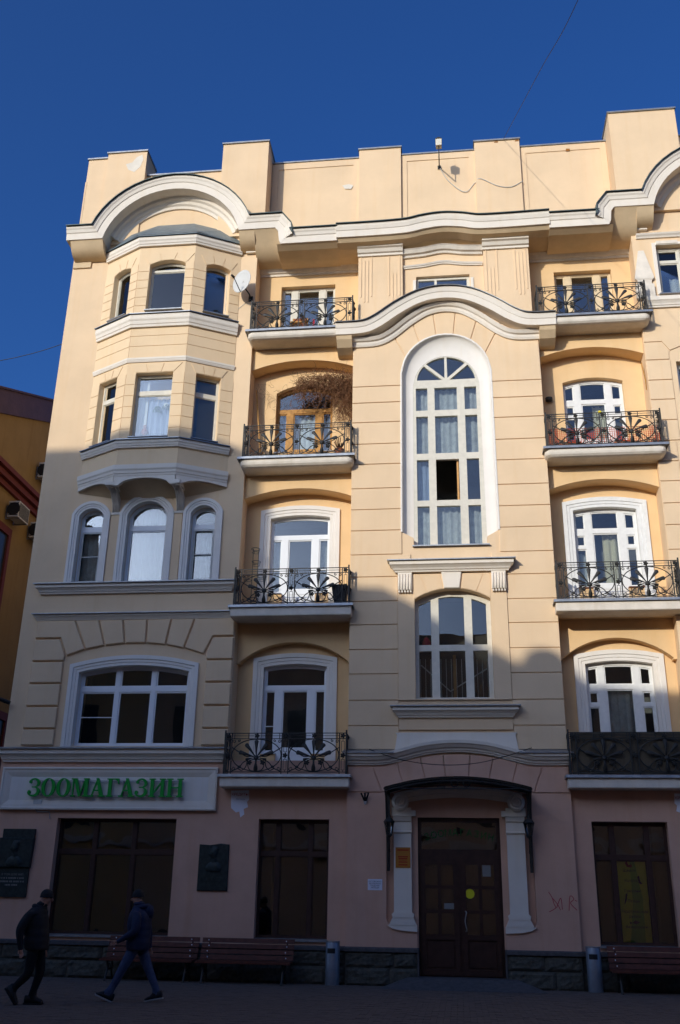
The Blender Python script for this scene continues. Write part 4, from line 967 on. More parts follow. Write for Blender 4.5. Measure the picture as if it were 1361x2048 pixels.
for s in (-1, 1):
    for z, rd in ((4.36, False), (8.42, False), (12.46, True), (16.37, True)):
        src = bal_b if rd else bal_a
        if first[rd]: o = src; first[rd] = False
        else: o = copy_tree(src, B)
        o.location = (s * 3.95, 0, z)

# ================================================================== ENTRANCE (parts of the building)
def entrance():
    niche = [(-0.95, 1.08), (-1.35, 1.10), (-1.55, 1.17), (-1.62, 1.32), (-1.62, 3.95), (-1.0, 4.12), (0, 4.18), (1.0, 4.12), (1.62, 3.95), (1.62, 1.32), (1.55, 1.17), (1.35, 1.10), (0.95, 1.08), (0.95, 0.70), (0.95, 0.0), (-0.95, 0.0)]
    # pink wall of the projecting centre; its opening is the shallow niche and the doorway
    outer = [(-XB0, 0.70), (-0.95, 0.70), (-0.95, 1.08), (-1.35, 1.10), (-1.55, 1.17), (-1.62, 1.32), (-1.62, 3.95), (-1.0, 4.12), (0, 4.18), (1.0, 4.12), (1.62, 3.95), (1.62, 1.32), (1.55, 1.17), (1.35, 1.10), (0.95, 1.08), (0.95, 0.70), (XB0, 0.70), (XB0, 4.62), (-XB0, 4.62)]
    wl = MB().wall(outer, [], YC, YC + 0.3).build('wall', 'pink', B)
    MB().wall([(-1.63, 0.7), (-0.92, 0.7), (-0.92, 3.46), (0.92, 3.46), (0.92, 0.7), (1.63, 0.7), (1.63, 4.25), (-1.63, 4.25)], [], YC + 0.13, YC + 0.42).build('niche_wall', 'pink', wl)
    for s in (-1, 1): plinth(*sorted((s * 0.95, s * XB0)), YC, wl)
    for s in (-1, 1): MB().box(*sorted((s * 0.92, s * 0.955)), YC - 0.04, YC + 0.5, 0, 0.75).build('door_jamb', 'granite_cap', wl)
    # voussoirs with hairline joints
    tx = [-1.93, -1.37, -0.83, -0.31, 0.31, 0.83, 1.37, 1.93]; bx_ = [-1.72, -1.20, -0.70, -0.245, 0.245, 0.70, 1.20, 1.72]
    def zt(x): return 4.56 + 0.28 * max(0, 1 - (abs(x) / 1.65) ** 2)
    def zb(x): return 4.00 + 0.18 * (1 - (x / 1.75) ** 2)
    g = 0.011
    for i in range(7):
        b0, b1, t0, t1 = bx_[i] + g, bx_[i + 1] - g, tx[i] + g, tx[i + 1] - g
        MB().chamf([(b0, zb(b0)), (b1, zb(b1)), (t1, zt(t1)), ((t0 + t1) / 2, zt((t0 + t1) / 2)), (t0, zt(t0))], YC - 0.03, YC + 0.005, 0.006).build('voussoir', 'pink', wl)
    for s in (-1, 1):
        MB().chamf([(s * 1.735, 4.0), (s * 2.5, 4.0), (s * 2.5, 4.55), (s * 1.945, 4.55)], YC - 0.03, YC + 0.005, 0.006).build('block', 'pink', wl)
    # arched cornice over the ground floor
    cp = catmull([(-2.56, 4.60), (-1.75, 4.60), (-1.30, 4.68), (-0.7, 4.83), (0, 4.89), (0.7, 4.83), (1.30, 4.68), (1.75, 4.60), (2.56, 4.60)], 5)
    co = MB().fsweep(cp, [(0, .03), (0, -0.05), (0.03, -0.06), (0.04, -0.09), (0.08, -0.11), (0.10, -0.15), (0.16, -0.20), (0.18, -0.23), (0.25, -0.24), (0.28, 0.03)]).build('cornice', 'white', B)
    for s in (-1, 1): MB().prism_x([(-0.28, 4.84), (-0.28, 4.86), (0.03, 4.96), (0.03, 4.84)], *sorted((s * 1.43, s * 2.62))).build('flashing', 'zinc', co)
    # pilasters with volutes
    for s in (-1, 1):
        def X(a, b): return sorted((s * a, s * b))
        y = YC + 0.13
        p = MB().box(*X(1.06, 1.45), y - 0.16, y, 1.40, 3.12).build('pilaster', 'white', wl)
        MB().prism([(s * 1.03, 1.35), (s * 1.48, 1.35), (s * 1.50, 1.42), (s * 1.45, 1.46), (s * 1.06, 1.46), (s * 1.01, 1.42)], y - 0.20, y).build('pilaster_base', 'white', p)
        MB().prism([(s * 0.96, 1.20), (s * 1.56, 1.20), (s * 1.48, 1.35), (s * 1.03, 1.35)], y - 0.19, y).build('pilaster_base', 'white', p)
        MB().prism([(s * 0.95, 1.07), (s * 1.30, 1.09), (s * 1.50, 1.13), (s * 1.60, 1.20), (s * 0.95, 1.20)], y - 0.18, y).build('pilaster_plinth', 'white', p)
        MB().fsweep([(s * 1.05 if s > 0 else s * 1.46, 3.10), (s * 1.46 if s > 0 else s * 1.05, 3.10)], [(0, y), (0, y - 0.18), (0.03, y - 0.20), (0.06, y - 0.18), (0.06, y - 0.16), (0.24, y - 0.16), (0.27, y - 0.20), (0.30, y - 0.21), (0.36, y - 0.24), (0.38, y)]).build('capital', 'white', p)
        MB().prism([(s * 0.96, 3.48), (s * 1.50, 3.48), (s * 1.50, 3.66), (s * 1.06, 3.66), (s * 1.06, 3.60), (s * 0.96, 3.60)], y - 0.12, y).build('impost', 'white', p)
        v = MB(); v.lathe([(0, -0.02), (0.16, -0.02), (0.19, 0.0), (0.19, 0.18)], (s * 1.30, y - 0.2, 3.78), 24, 'y')
        v.tube(spiral(s * 1.30, 3.78, 0.175, 2.2, math.pi / 2, s, y - 0.225, 46), 0.022, 6)
        smooth_by_angle(v.build('volute', 'white', p))
    ar = [(1.42 * -1 + 2.84 * i / 18, 3.83 + 0.16 * (1 - ((-1.42 + 2.84 * i / 18) / 1.42) ** 2)) for i in range(19)]
    MB().fsweep(ar, [(-0.10, YC + .13), (-0.10, YC + 0.03), (-0.02, YC + 0.02), (0.0, YC - 0.02), (0.08, YC - 0.03), (0.10, YC - 0.06), (0.14, YC - .06), (0.14, YC + .13)]).build('door_arch', 'white', wl)
    # doors: transom light and two leaves of glazed panels
    yd = YC + 0.22
    d = window(B, rect(-0.92, 0.92, 0.18, 3.46), [rect(-0.86, 0.86, 2.76, 3.38)], yd, 'door_wood', 0.09, 0.02, 'glass_shop', room='room_dark', rdepth=2.0, name='entrance_door')
    for s in (-1, 1):
        cs = []; x0, x1 = sorted((s * 0.035, s * 0.86)); wd = x1 - x0
        for r_ in range(3):
            for c in range(2):
                a = x0 + 0.09 + c * (wd - 0.14) / 2; cs.append(rect(a, a + (wd - 0.14) / 2 - 0.06, 1.02 + r_ * 0.50, 1.46 + r_ * 0.50))
        lf = MB().wall(rect(x0, x1, 0.22, 2.68), cs + [rect(x0 + 0.10, x1 - 0.10, 0.34, 0.92)], yd - 0.035, yd + 0.02)
        lf.box(x0 + 0.13, x1 - 0.13, yd - 0.02, yd - 0.005, 0.38, 0.88); lo = lf.build('door_leaf', 'door_wood', d)
        for c in cs: MB().prism(offset(c, -0.005), yd - 0.012, yd - 0.006).build('pane', 'glass_shop', lo)
    MB().tube(catmull([(0.10, yd - 0.04, 1.50), (0.12, yd - 0.10, 1.47), (0.09, yd - 0.10, 1.30), (0.12, yd - 0.10, 1.12), (0.10, yd - 0.04, 1.10)], 5), 0.013, 6).build('door_handle', 'zinc', d, smooth=True)
    MB().lathe([(0, -0.004), (0.10, -0.004), (0.10, 0.0)], (0.21, yd - 0.013, 1.86), 24, 'y').build('sticker', 'yellow_disc', d)
    MB().box(0.50, 0.68, yd - 0.0155, yd - 0.0125, 2.22, 2.46).build('sticker', 'bronze_text', d); MB().box(-0.36, -0.10, yd - 0.0155, yd - 0.0125, 1.54, 1.66).build('sticker', 'bronze_text', d)
    # shop name curving across the transom glass
    nm = 'ЗООМАГАЗИН'
    for i, ch in enumerate(nm):
        t = (i - 4.5) / 4.5; o = text_mesh('letter', ch, 0.20, (t * 0.70, yd + 0.02, 2.98 + 0.10 * (1 - t * t)), 'dark_green', d, 0.001); o.rotation_euler = (0, R(14) * t, 0)
    # granite step and ramp
    st = MB().box(-1.0, 1.0, -0.02, 0.4, -0.02, 0.19); st.add([(-1.15, -0.02, 0.185), (1.15, -0.02, 0.185), (1.15, -0.42, 0.185), (-1.15, -0.42, 0.185), (-1.65, -0.02, 0.0), (1.65, -0.02, 0.0), (1.72, -0.95, 0.0), (-1.72, -0.95, 0.0), (-1.05, -0.55, 0.13), (1.05, -0.55, 0.13)],
        [(0, 1, 2, 3), (0, 3, 7, 4), (1, 5, 6, 2), (3, 2, 9, 8), (8, 9, 6, 7), (3, 8, 7), (2, 6, 9)])
    st.build('doorstep', 'granite_cap', B)
entrance()

# canopy over the door, a thing of its own hung on the wall
def canopy():
    t = tag(empty('door_canopy', (0, 0, 3.9)), 'black iron and glass arched canopy over the wooden entrance door', 'canopy')
    Z = -3.9
    def arc(y, dz=0, n=20, xm=1.60): return [(-xm + 2 * xm * i / n, y, Z + 3.98 + dz + 0.23 * (1 - ((-xm + 2 * xm * i / n) / xm) ** 2)) for i in range(n + 1)]
    fr = MB()
    fr.tube(arc(-0.90), 0.022, 6); fr.tube(arc(-0.90, -0.06), 0.012, 5); fr.tube(arc(-0.07), 0.022, 6); fr.tube(arc(-0.48), 0.018, 6)
    for s in (-1, 1):
        fr.tube([(s * 1.60, -0.90, Z + 3.98), (s * 1.60, -0.05, Z + 3.98)], 0.02, 6); fr.tube([(s * 0.55, -0.90, Z + 4.185), (s * 0.55, -0.05, Z + 4.185)], 0.015, 6)
    fr.tube([(-1.6, -0.89, Z + 3.98), (1.6, -0.89, Z + 3.98)], 0.012, 5)
    fr.tube([(-0.42, -0.9, Z + 4.16), (-0.30, -0.9, Z + 4.16), (-0.44, -0.9, Z + 4.01), (-0.26, -0.9, Z + 4.01)], 0.011, 4)
    for x in (-0.06, 0.20): fr.tube([(x + 0.075 * math.cos(a), -0.9, Z + 4.09 + 0.075 * math.sin(a)) for a in [2 * math.pi * i / 16 for i in range(16)]], 0.011, 4, closed=True)
    fr.build('frame', 'iron', t)
    sh = MB(); a = arc(-0.93, 0.03); b = arc(-0.04, 0.03); n = len(a); sh.v = a + b; sh.f = [(i, i + 1, n + i + 1, n + i) for i in range(n - 1)]
    o = sh.build('roof_sheet', 'canopy_glass', t); m = o.modifiers.new('t', 'SOLIDIFY'); m.thickness = 0.012
    for s in (-1, 1):
        br = MB()
        br.box(*sorted((s * 1.53, s * 1.60)), -0.10, -0.05, Z + 2.30, Z + 3.98)
        br.tube(catmull([(s * 1.58, -0.86, Z + 3.97), (s * 1.58, -0.55, Z + 3.75), (s * 1.58, -0.25, Z + 3.1), (s * 1.57, -0.09, Z + 2.30)], 6), 0.026, 6)
        br.tube([(s * 1.58, -0.08, Z + 3.5), (s * 1.58, -0.42, Z + 3.5)], 0.016, 6); br.build('bracket', 'iron', t)
canopy()
def lantern(s, lab):
    t = tag(empty('wall_lantern', (s * 1.53, -0.36, 3.05)), lab, 'lantern', 'lanterns beside the entrance door')
    fr = MB()
    for i in range(6):
        a = i * math.pi / 3; fr.tube([(0.062 * math.cos(a), 0.062 * math.sin(a), 0.0), (0.11 * math.cos(a), 0.11 * math.sin(a), 0.26)], 0.008, 4)
    fr.lathe([(0.02, -0.06), (0.06, -0.03), (0.07, 0.0), (0.06, 0.01)], (0, 0, 0), 12); fr.lathe([(0.115, 0.255), (0.13, 0.265), (0.07, 0.34), (0.04, 0.36), (0.03, 0.40), (0, 0.42)], (0, 0, 0), 6)
    fr.tube([(0, 0.0, -0.04), (0, 0.06, -0.25), (0, 0.24, -0.35)], 0.014, 6); fr.build('frame', 'iron', t)
    MB().lathe([(0.056, 0.01), (0.102, 0.255)], (0, 0, 0), 6).build('glass_shade', 'glass', t)
lantern(-1, 'black iron lantern on the canopy bracket left of the door'); lantern(1, 'black iron lantern on the canopy bracket right of the door')

# ================================================================== SHOP SIGN
def sign():
    bd = tag(empty('sign_board', (-8.25, YL, 3.57)), 'long white moulded board carrying the green shop lettering', 'sign board')
    X0, Z0 = 8.25, -3.57; y = 0.0
    x0, x1, z0, z1 = -10.90 + X0, -5.60 + X0, 0.0, 0.98
    MB().box(x0 + 0.02, x1 - 0.02, -0.05, 0.0, z0 + 0.02, z1 - 0.02).build('panel', 'surround', bd)
    MB().fsweep([(x0, z0), (x0, z1), (x1, z1), (x1, z0)], [(0, 0), (0, -0.11), (-0.04, -0.12), (-0.06, -0.10), (-0.12, -0.09), (-0.16, -0.075), (-0.22, -0.052)], closed=True).build('frame_moulding', 'white', bd)
    # green serif letters
    sg = tag(empty('shop_sign', (-10.17, 0.03, 3.86)), 'green raised serif letters spelling ЗООМАГАЗИН on the white board', 'sign')
    H = 0.42; SW = 0.085; TW = 0.026; SF = 0.028
    def stroke(p, q, w0, w1=None):
        w1 = w1 or w0; return [(p[0] - w0 / 2, p[1]), (p[0] + w0 / 2, p[1]), (q[0] + w1 / 2, q[1]), (q[0] - w1 / 2, q[1])]
    def arcst(cx, cz, rx, rz, a0, a1, w0, wm, w1, n=18):
        o_, i_ = [], []
        for k in range(n + 1):
            t = k / n; a = R(a0 + (a1 - a0) * t); w_ = (w0 * (1 - t) + w1 * t) + (wm - (w0 + w1) / 2) * math.sin(math.pi * t)
            o_.append((cx + rx * math.cos(a), cz + rz * math.sin(a))); i_.append((cx + (rx - w_) * math.cos(a), cz + (rz - w_ * 0.55) * math.sin(a)))
        return o_ + i_[::-1]
    def serif(x, z, w_): return [(x - w_ / 2, z), (x + w_ / 2, z), (x + w_ / 2, z + SF), (x - w_ / 2, z + SF)]
    def glyph(ch):
        if ch == 'З': return 0.34, [arcst(0.15, 0.315, 0.145, 0.108, 168, -88, 0.03, 0.075, 0.03), arcst(0.145, 0.112, 0.165, 0.118, 90, -172, 0.03, 0.085, 0.03), [(0.09, 0.205), (0.17, 0.205), (0.17, 0.229), (0.09, 0.229)],
                               [(0.03 + 0.04 * math.cos(a), 0.105 + 0.04 * math.sin(a)) for a in [2 * math.pi * i / 12 for i in range(12)]], [(0.04 + 0.036 * math.cos(a), 0.335 + 0.036 * math.sin(a)) for a in [2 * math.pi * i / 12 for i in range(12)]]]
        if ch == 'О': return 0.40, 'ring'
        if ch == 'М': return 0.50, [stroke((0.055, 0), (0.055, H), TW), stroke((0.40, 0), (0.40, H), SW), [(0.055, H), (0.145, H), (0.27, 0.03), (0.215, 0.0)], [(0.215, 0.0), (0.245, 0.02), (0.40, H), (0.365, H)],
                                   serif(0.055, 0, 0.11), serif(0.40, 0, 0.16), serif(0.075, H - SF, 0.15), serif(0.40, H - SF, 0.15)]
        if ch == 'А': return 0.43, [[(0.04, 0), (0.07, 0), (0.215, H), (0.18, H)], [(0.27, 0), (0.37, 0), (0.225, H + 0.005), (0.155, H + 0.005)], [(0.10, 0.13), (0.30, 0.13), (0.295, 0.158), (0.11, 0.158)], serif(0.055, 0, 0.12), serif(0.32, 0, 0.17)]
        if ch == 'Г': return 0.35, [stroke((0.10, 0), (0.10, H), SW), serif(0.10, 0, 0.17), [(0.02, H - SF), (0.33, H - SF), (0.33, H), (0.02, H)], [(0.22, H - SF), (0.33, H), (0.335, H - 0.13), (0.315, H - 0.13), (0.295, H - 0.06)]]
        if ch == 'И': return 0.46, [stroke((0.09, 0), (0.09, H), SW), stroke((0.36, 0), (0.36, H), SW), [(0.12, 0.05), (0.12, 0.10), (0.33, H - 0.05), (0.33, H - 0.10)], serif(0.09, 0, 0.16), serif(0.36, 0, 0.16), serif(0.09, H - SF, 0.16), serif(0.36, H - SF, 0.16)]
        if ch == 'Н': return 0.46, [stroke((0.09, 0), (0.09, H), SW), stroke((0.36, 0), (0.36, H), SW), [(0.1, 0.198), (0.35, 0.198), (0.35, 0.228), (0.1, 0.228)], serif(0.09, 0, 0.16), serif(0.36, 0, 0.16), serif(0.09, H - SF, 0.16), serif(0.36, H - SF, 0.16)]
    word = 'ЗООМАГАЗИН'; tot = sum(glyph(c)[0] for c in word); k = 3.80 / tot; x = 0
    for ch in word:
        wd, polys = glyph(ch); mb = MB()
        if polys == 'ring':
            o_ = [(0.19 + 0.185 * math.cos(a), 0.21 + 0.215 * math.sin(a)) for a in [2 * math.pi * i / 28 for i in range(28)]]
            i_ = [(0.19 + 0.098 * math.cos(a), 0.21 + 0.19 * math.sin(a)) for a in [2 * math.pi * i / 28 for i in range(28)]]
            mb.wall([(p[0] * k, p[1]) for p in o_], [[(p[0] * k, p[1]) for p in i_]], -0.06, 0.0, back=True)
        else:
            for n, pl in enumerate(polys): mb.prism([(p[0] * k, p[1]) for p in pl], -0.06 - 0.0012 * n, 0.0)
        mb.build('letter', 'sign_green', sg, loc=(x, 0, 0)); x += wd * k
    rl = MB(); rl.box(0.1, 3.7, 0.0, 0.03, 0.03, 0.045); rl.box(0.1, 3.7, 0.0, 0.03, 0.36, 0.375)
    for xx in (0.3, 1.3, 2.3, 3.4): rl.box(xx, xx + 0.02, 0.0, 0.09, 0.03, 0.375)
    rl.build('mounting_rail', 'zinc', sg)
    jb = tag(empty('junction_box', (-9.93, YL - 0.06, 3.74)), 'small grey cable box under the first sign letter', 'cable box')
    MB().box(-0.10, 0.10, -0.04, 0.0, -0.05, 0.05).build('box', 'ac_shell', jb)
    MB().tube([(-0.02, -0.02, -0.04), (-0.04, -0.02, -0.15), (0.0, 0.02, -0.22), (0.30, 0.03, -0.22), (0.33, 0.03, -0.38)], 0.012, 5).build('cable', 'zinc', jb)
sign()

# ================================================================== PLAQUES, NOTICES, GRAFFITI
def relief(x0, x1, z0, z1, kind):
    """small raised portrait relief, seen in profile"""
    mb = MB(); n, m = 26, 30; vs = []
    cx, cz, sx, sz = (x0 + x1) / 2, (z0 + z1) / 2, (x1 - x0) / 2, (z1 - z0) / 2
    for j in range(m + 1):
        for i in range(n + 1):
            u, v = -1 + 2 * i / n, -1 + 2 * j / m
            def bl(px, pz, rx, rz, h): d = ((u - px) / rx) ** 2 + ((v - pz) / rz) ** 2; return h * math.sqrt(max(0, 1 - d))
            h = max(bl(0.0, 0.45, 0.42, 0.48, 1.0), bl(-0.38, 0.35, 0.12, 0.12, 0.6), bl(0.1, 0.75, 0.42, 0.28, 0.8), bl(0.05, -0.1, 0.28, 0.4, 0.6), bl(0.05, -0.75, 0.85, 0.5, 0.8)) 
            h += 0.10 * math.sin(9 * u + 4 * v) * (h > 0.05)
            vs.append((cx + u * sx, -0.05 * h, cz + v * sz))
    mb.add(vs, [(j * (n + 1) + i, j * (n + 1) + i + 1, (j + 1) * (n + 1) + i + 1, (j + 1) * (n + 1) + i) for j in range(m) for i in range(n)])
    return mb
def plaques():
    t = tag(empty('memorial_plaque', (-5.58, YL, 1.83)), 'dark bronze memorial plaque with portrait relief between the two shop windows', 'plaque')
    MB().chamf([(-0.35, 0), (0.35, 0.005), (0.345, 1.0), (0.15, 1.02), (-0.1, 0.985), (-0.35, 1.0)], -0.05, 0.0, 0.015).build('slab', 'bronze', t)
    relief(-0.22, 0.22, 0.42, 0.96, 0).build('portrait_relief', 'bronze', t, smooth=True, loc=(0, -0.048, 0))
    ln = MB()
    for i in range(4): ln.box(-0.24 + 0.02 * (i % 2), 0.22 - 0.03 * (i % 3), -0.058, -0.05, 0.34 - i * 0.065, 0.365 - i * 0.065)
    ln.box(-0.28, 0.28, -0.058, -0.05, 0.05, 0.09)
    ln.build('inscription', 'bronze', t)
    t = tag(empty('memorial_plaque', (-10.33, YL, 1.63)), 'tall dark memorial plaque with portrait and light inscription at the left edge', 'plaque')
    MB().box(-0.38, 0.38, -0.05, 0, 0, 0.66).build('text_slab', 'bronze', t)
    MB().chamf([(-0.42, 0.64), (0.40, 0.64), (0.43, 1.30), (-0.42, 1.30)], -0.10, 0, 0.015).build('portrait_slab', 'bronze', t); MB().box(-0.36, 0.42, -0.07, 0, 1.30, 1.50).build('top_slab', 'bronze', t)
    relief(-0.22, 0.22, 0.68, 1.25, 0).build('portrait_relief', 'bronze', t, smooth=True, loc=(0, -0.098, 0))
    text_mesh('inscription', 'В ЭТОМ ДОМЕ ЖИЛ', 0.062, (0.0, -0.053, 0.47), 'bronze_text', t, 0.001, sx=0.85)
    rr3 = random.Random(5); wn = MB()
    for i, hw in enumerate((0.31, 0.30, 0.15)):
        x = -hw
        while x < hw: wd = rr3.uniform(0.015, 0.03); wn.box(x, x + wd, -0.0535, -0.05, 0.395 - i * 0.075, 0.43 - i * 0.075); x += wd + rr3.choice((0.010, 0.012, 0.03))
    wn.build('inscription', 'bronze_text', t)['kind'] = 'stuff'
plaques()
def notices():
    t = tag(empty('yellow_notice', (-1.245, YC - 0.032, 2.37)), 'orange opening hours sheet on the left white door pilaster', 'notice')
    MB().box(-0.165, 0.165, -0.012, 0.0, 0, 0.43).build('board', 'ochre_sheet', t)
    MB().box(-0.13, 0.13, -0.014, -0.0125, 0.36, 0.385).build('print_line', 'red_ink', t)
    for i, (a, z) in enumerate(((0.11, 0.22), (0.10, 0.18), (0.08, 0.155), (0.10, 0.11), (0.10, 0.05))): MB().box(-a, a, -0.014, -0.0125, z, z + (0.022 if i != 2 else 0.01)).build('print_line', 'red_ink', t)
    t = tag(empty('white_notice', (-1.87, YC, 1.90)), 'white paper notice with four printed lines left of the door', 'notice')
    MB().box(-0.16, 0.16, -0.006, -0.001, 0, 0.23).build('sheet', 'paper', t)
    for i, l in enumerate(('ОСТОРОЖНО', 'ВОЗМОЖНО', 'ПАДЕНИЕ', 'НАЛЕДИ')): text_mesh('print_line', l, 0.042, (0.0, -0.008, 0.165 - i * 0.042), 'ink', t, 0.0005)
    def torn(x, z, lab, s):
        t = tag(empty('torn_poster', (x, YL, z)), lab, 'poster'); r = random.Random(int(x * 10))
        pts = [(-0.22, 0.55), (0.20, 0.56), (0.22, 0.35), (0.17, 0.30), (0.20, 0.18), (0.10, 0.14), (0.12, 0.02), (0.03, -0.05), (0.0, 0.08), (-0.08, 0.06), (-0.20, 0.16), (-0.21, 0.3)]
        MB().prism([(a * s, b) for a, b in pts], -0.005, -0.001).build('paper_remains', 'paper', t)
        text_mesh('print_line', 'КРЕДИТЫ', 0.08, (0.0, -0.007, 0.44), 'red_ink', t, 0.0005)
        text_mesh('print_line', 'Вклады', 0.06, (0.02, -0.007, 0.34), 'curtain_blue', t, 0.0005)
    torn(-5.05, 3.48, 'torn white poster remains under the second floor left balcony', 1); torn(5.0, 3.45, 'torn white poster remains under the second floor right balcony', -1)
    t = tag(empty('graffiti', (2.15, YC, 1.5)), 'red scrawled graffiti tag on the pink wall right of the door', 'graffiti')
    g = MB()
    for p in ([(-0.25, 0.42), (-0.18, 0.30), (-0.15, 0.18), (-0.12, 0.10), (-0.26, 0.02)], [(-0.18, 0.30), (-0.08, 0.18), (-0.02, 0.06)], [(-0.10, 0.10), (0.0, 0.30), (0.02, 0.07)], [(0.16, 0.05), (0.20, 0.34), (0.28, 0.28), (0.20, 0.20), (0.33, 0.06)], [(0.30, 0.26), (0.34, 0.24)]):
        q = catmull(p, 4)
        for a, b in zip(q[:-1], q[1:]): g.bar((a[0], -0.003, a[1]), (b[0], -0.003, b[1]), 0.014, 0.003)
    g.build('paint_strokes', 'graffiti', t)
    t = tag(empty('flag_holder', (-2.10, YC, 3.80)), 'dark triple flagpole socket on the wall left of the canopy', 'flag holder')
    MB().prism([(-0.05, 0.02), (0.05, 0.02), (0.02, -0.08), (-0.02, -0.08)], -0.04, 0).build('plate', 'zinc', t)
    for k in (-1, 0, 1): MB().tube([(0.015 * k, -0.03, 0.0), (0.085 * k, -0.12, 0.16)], 0.02, 8).build('socket', 'black', t)
    # banner inside the right shop window
    t = tag(empty('window_banner', (3.74, YL + 0.34, 0.93)), 'tall yellow green pet shop banner inside the right shop window', 'banner')
    MB().box(-0.35, 0.35, 0, 0.006, 0.0, 1.68).build('sheet', 'banner', t)
    MB().prism([(0.0, 1.68), (0.10, 1.68), (0.22, 0.9), (0.20, 0.0), (-0.12, 0.0), (0.0, 0.8)], -0.003, -0.001).build('green_stripe', 'banner_green', t)
    for l, z, sz, x in (('Щенки', 1.44, 0.085, -0.02), ('Котята', 1.23, 0.085, 0.0), ('Грызуны', 1.02, 0.085, 0.02), ('Птицы', 0.81, 0.085, 0.02), ('Экзотические', 0.60, 0.085, 0.02), ('рыбки', 0.50, 0.085, 0.02), ('Аквариумы', 0.29, 0.085, 0.04)):
        text_mesh('print_line', l, sz, (x, -0.006, z), 'ink', t, 0.0005)
    sil = [([(-0.10, 1.62), (-0.06, 1.66), (-0.02, 1.58), (0.04, 1.60), (0.05, 1.54), (0.02, 1.53), (-0.06, 1.54)], 'red_ink'), ([(0.14, 1.34), (0.18, 1.36), (0.20, 1.24), (0.24, 1.20), (0.20, 1.18), (0.16, 1.22)], 'ink'), ([(-0.14, 0.98), (-0.10, 1.0), (-0.12, 0.86), (-0.18, 0.76)], 'ink'),
           ([(-0.10, 0.43), (-0.05, 0.40), (0.02, 0.45), (0.12, 0.41), (0.03, 0.37), (-0.05, 0.395), (-0.10, 0.365)], 'ink')]
    for p, m in sil: MB().prism(p, -0.006, -0.004).build('animal_print', m, t)
notices()

# ================================================================== BENCHES AND BINS
def make_bench():
    t = empty('bench', (0, 0, 0)); L = 1.02
    slats = [(-0.62, 0.41, 0.0), (-0.50, 0.42, 0.0), (-0.38, 0.425, 0.0), (-0.27, 0.425, 0.0)]
    for y, z, a in slats: MB().box(-L, L, y - 0.05, y + 0.05, z - 0.02, z + 0.02).build('seat_slat', 'bench_wood', t)
    for k, z in enumerate((0.50, 0.61, 0.72, 0.83)):
        y = -0.20 + 0.045 * k; o = MB().prism_x([(y - 0.02, z - 0.045), (y + 0.02, z - 0.05), (y + 0.04, z + 0.04), (y, z + 0.045)], -L, L).build('back_slat', 'bench_wood', t)
        for x in (-0.86, 0.86): MB().lathe([(0, -0.008), (0.013, -0.005), (0.014, 0.0)], (x - 0.02 * (k % 2), y - 0.012, z), 8, 'y').build('bolt', 'paper', o)
    for x in (-0.86, 0.86):
        lg = MB(); lg.tube(catmull([(x, -0.60, 0.385), (x, -0.55, 0.25), (x, -0.62, 0.10), (x, -0.68, 0.0)], 4), 0.024, 6); lg.tube(catmull([(x, -0.24, 0.39), (x, -0.28, 0.22), (x, -0.22, 0.10), (x, -0.14, 0.0)], 4), 0.024, 6)
        lg.tube([(x, -0.55, 0.22), (x, -0.28, 0.22)], 0.018, 6); lg.box(x - 0.02, x + 0.02, -0.62, -0.22, 0.365, 0.395); lg.tube([(x, -0.24, 0.38), (x, -0.10, 0.62), (x, -0.02, 0.86)], 0.02, 6)
        lg.tube(spiral(x, 0.28, 0.06, 1.3, 0, 1, 0)[:0] or [(x, -0.42 + 0.06 * math.cos(a), 0.27 + 0.06 * math.sin(a)) for a in [2 * math.pi * i / 12 for i in range(12)]], 0.012, 5, closed=True)
        lg.build('leg', 'iron', t)
    return t
bn = make_bench(); G = 'wooden benches along the wall'
bn.location = (-6.75, -0.02, 0); tag(bn, 'slatted wooden bench behind the walking man in blue, left of its pair', 'bench', G)
b2 = copy_tree(bn); b2.location = (-4.62, -0.12, 0); tag(b2, 'slatted wooden bench beside the left metal litter bin', 'bench', G)
b3 = copy_tree(bn); b3.location = (4.05, -0.02, 0); tag(b3, 'slatted wooden bench under the window with the yellow banner', 'bench', G)
def make_bin():
    t = empty('litter_bin', (0, 0, 0))
    smooth_by_angle(MB().lathe([(0.15, 0.0), (0.152, 0.02), (0.152, 0.82), (0.145, 0.835), (0.13, 0.835), (0.13, 0.75), (0.0, 0.74)], (0, 0, 0), 28).build('body', 'steel_bin', t))
    sl = MB()
    for i in range(5):
        a0 = -math.pi / 2 - 0.75 + i * 0.24; a1 = a0 + 0.24; r_ = 0.1535
        sl.add([(r_ * math.cos(a), r_ * math.sin(a), z) for z in (0.62, 0.72) for a in (a0, a1)], [(0, 1, 3, 2)])
    sl.build('slot', 'black', t)
    MB().lathe([(0.14, 0.83), (0.152, 0.84), (0.152, 0.86), (0.14, 0.862)], (0, 0, 0), 28).build('rim', 'zinc', t); return t
bi = make_bin(); bi.location = (-2.76, -0.22, 0); tag(bi, 'grey metal cylinder litter bin left of the entrance', 'litter bin', 'litter bins by the wall')
b2 = copy_tree(bi); b2.location = (2.72, -0.25, 0); tag(b2, 'grey metal cylinder litter bin right of the entrance by the bench', 'litter bin', 'litter bins by the wall')

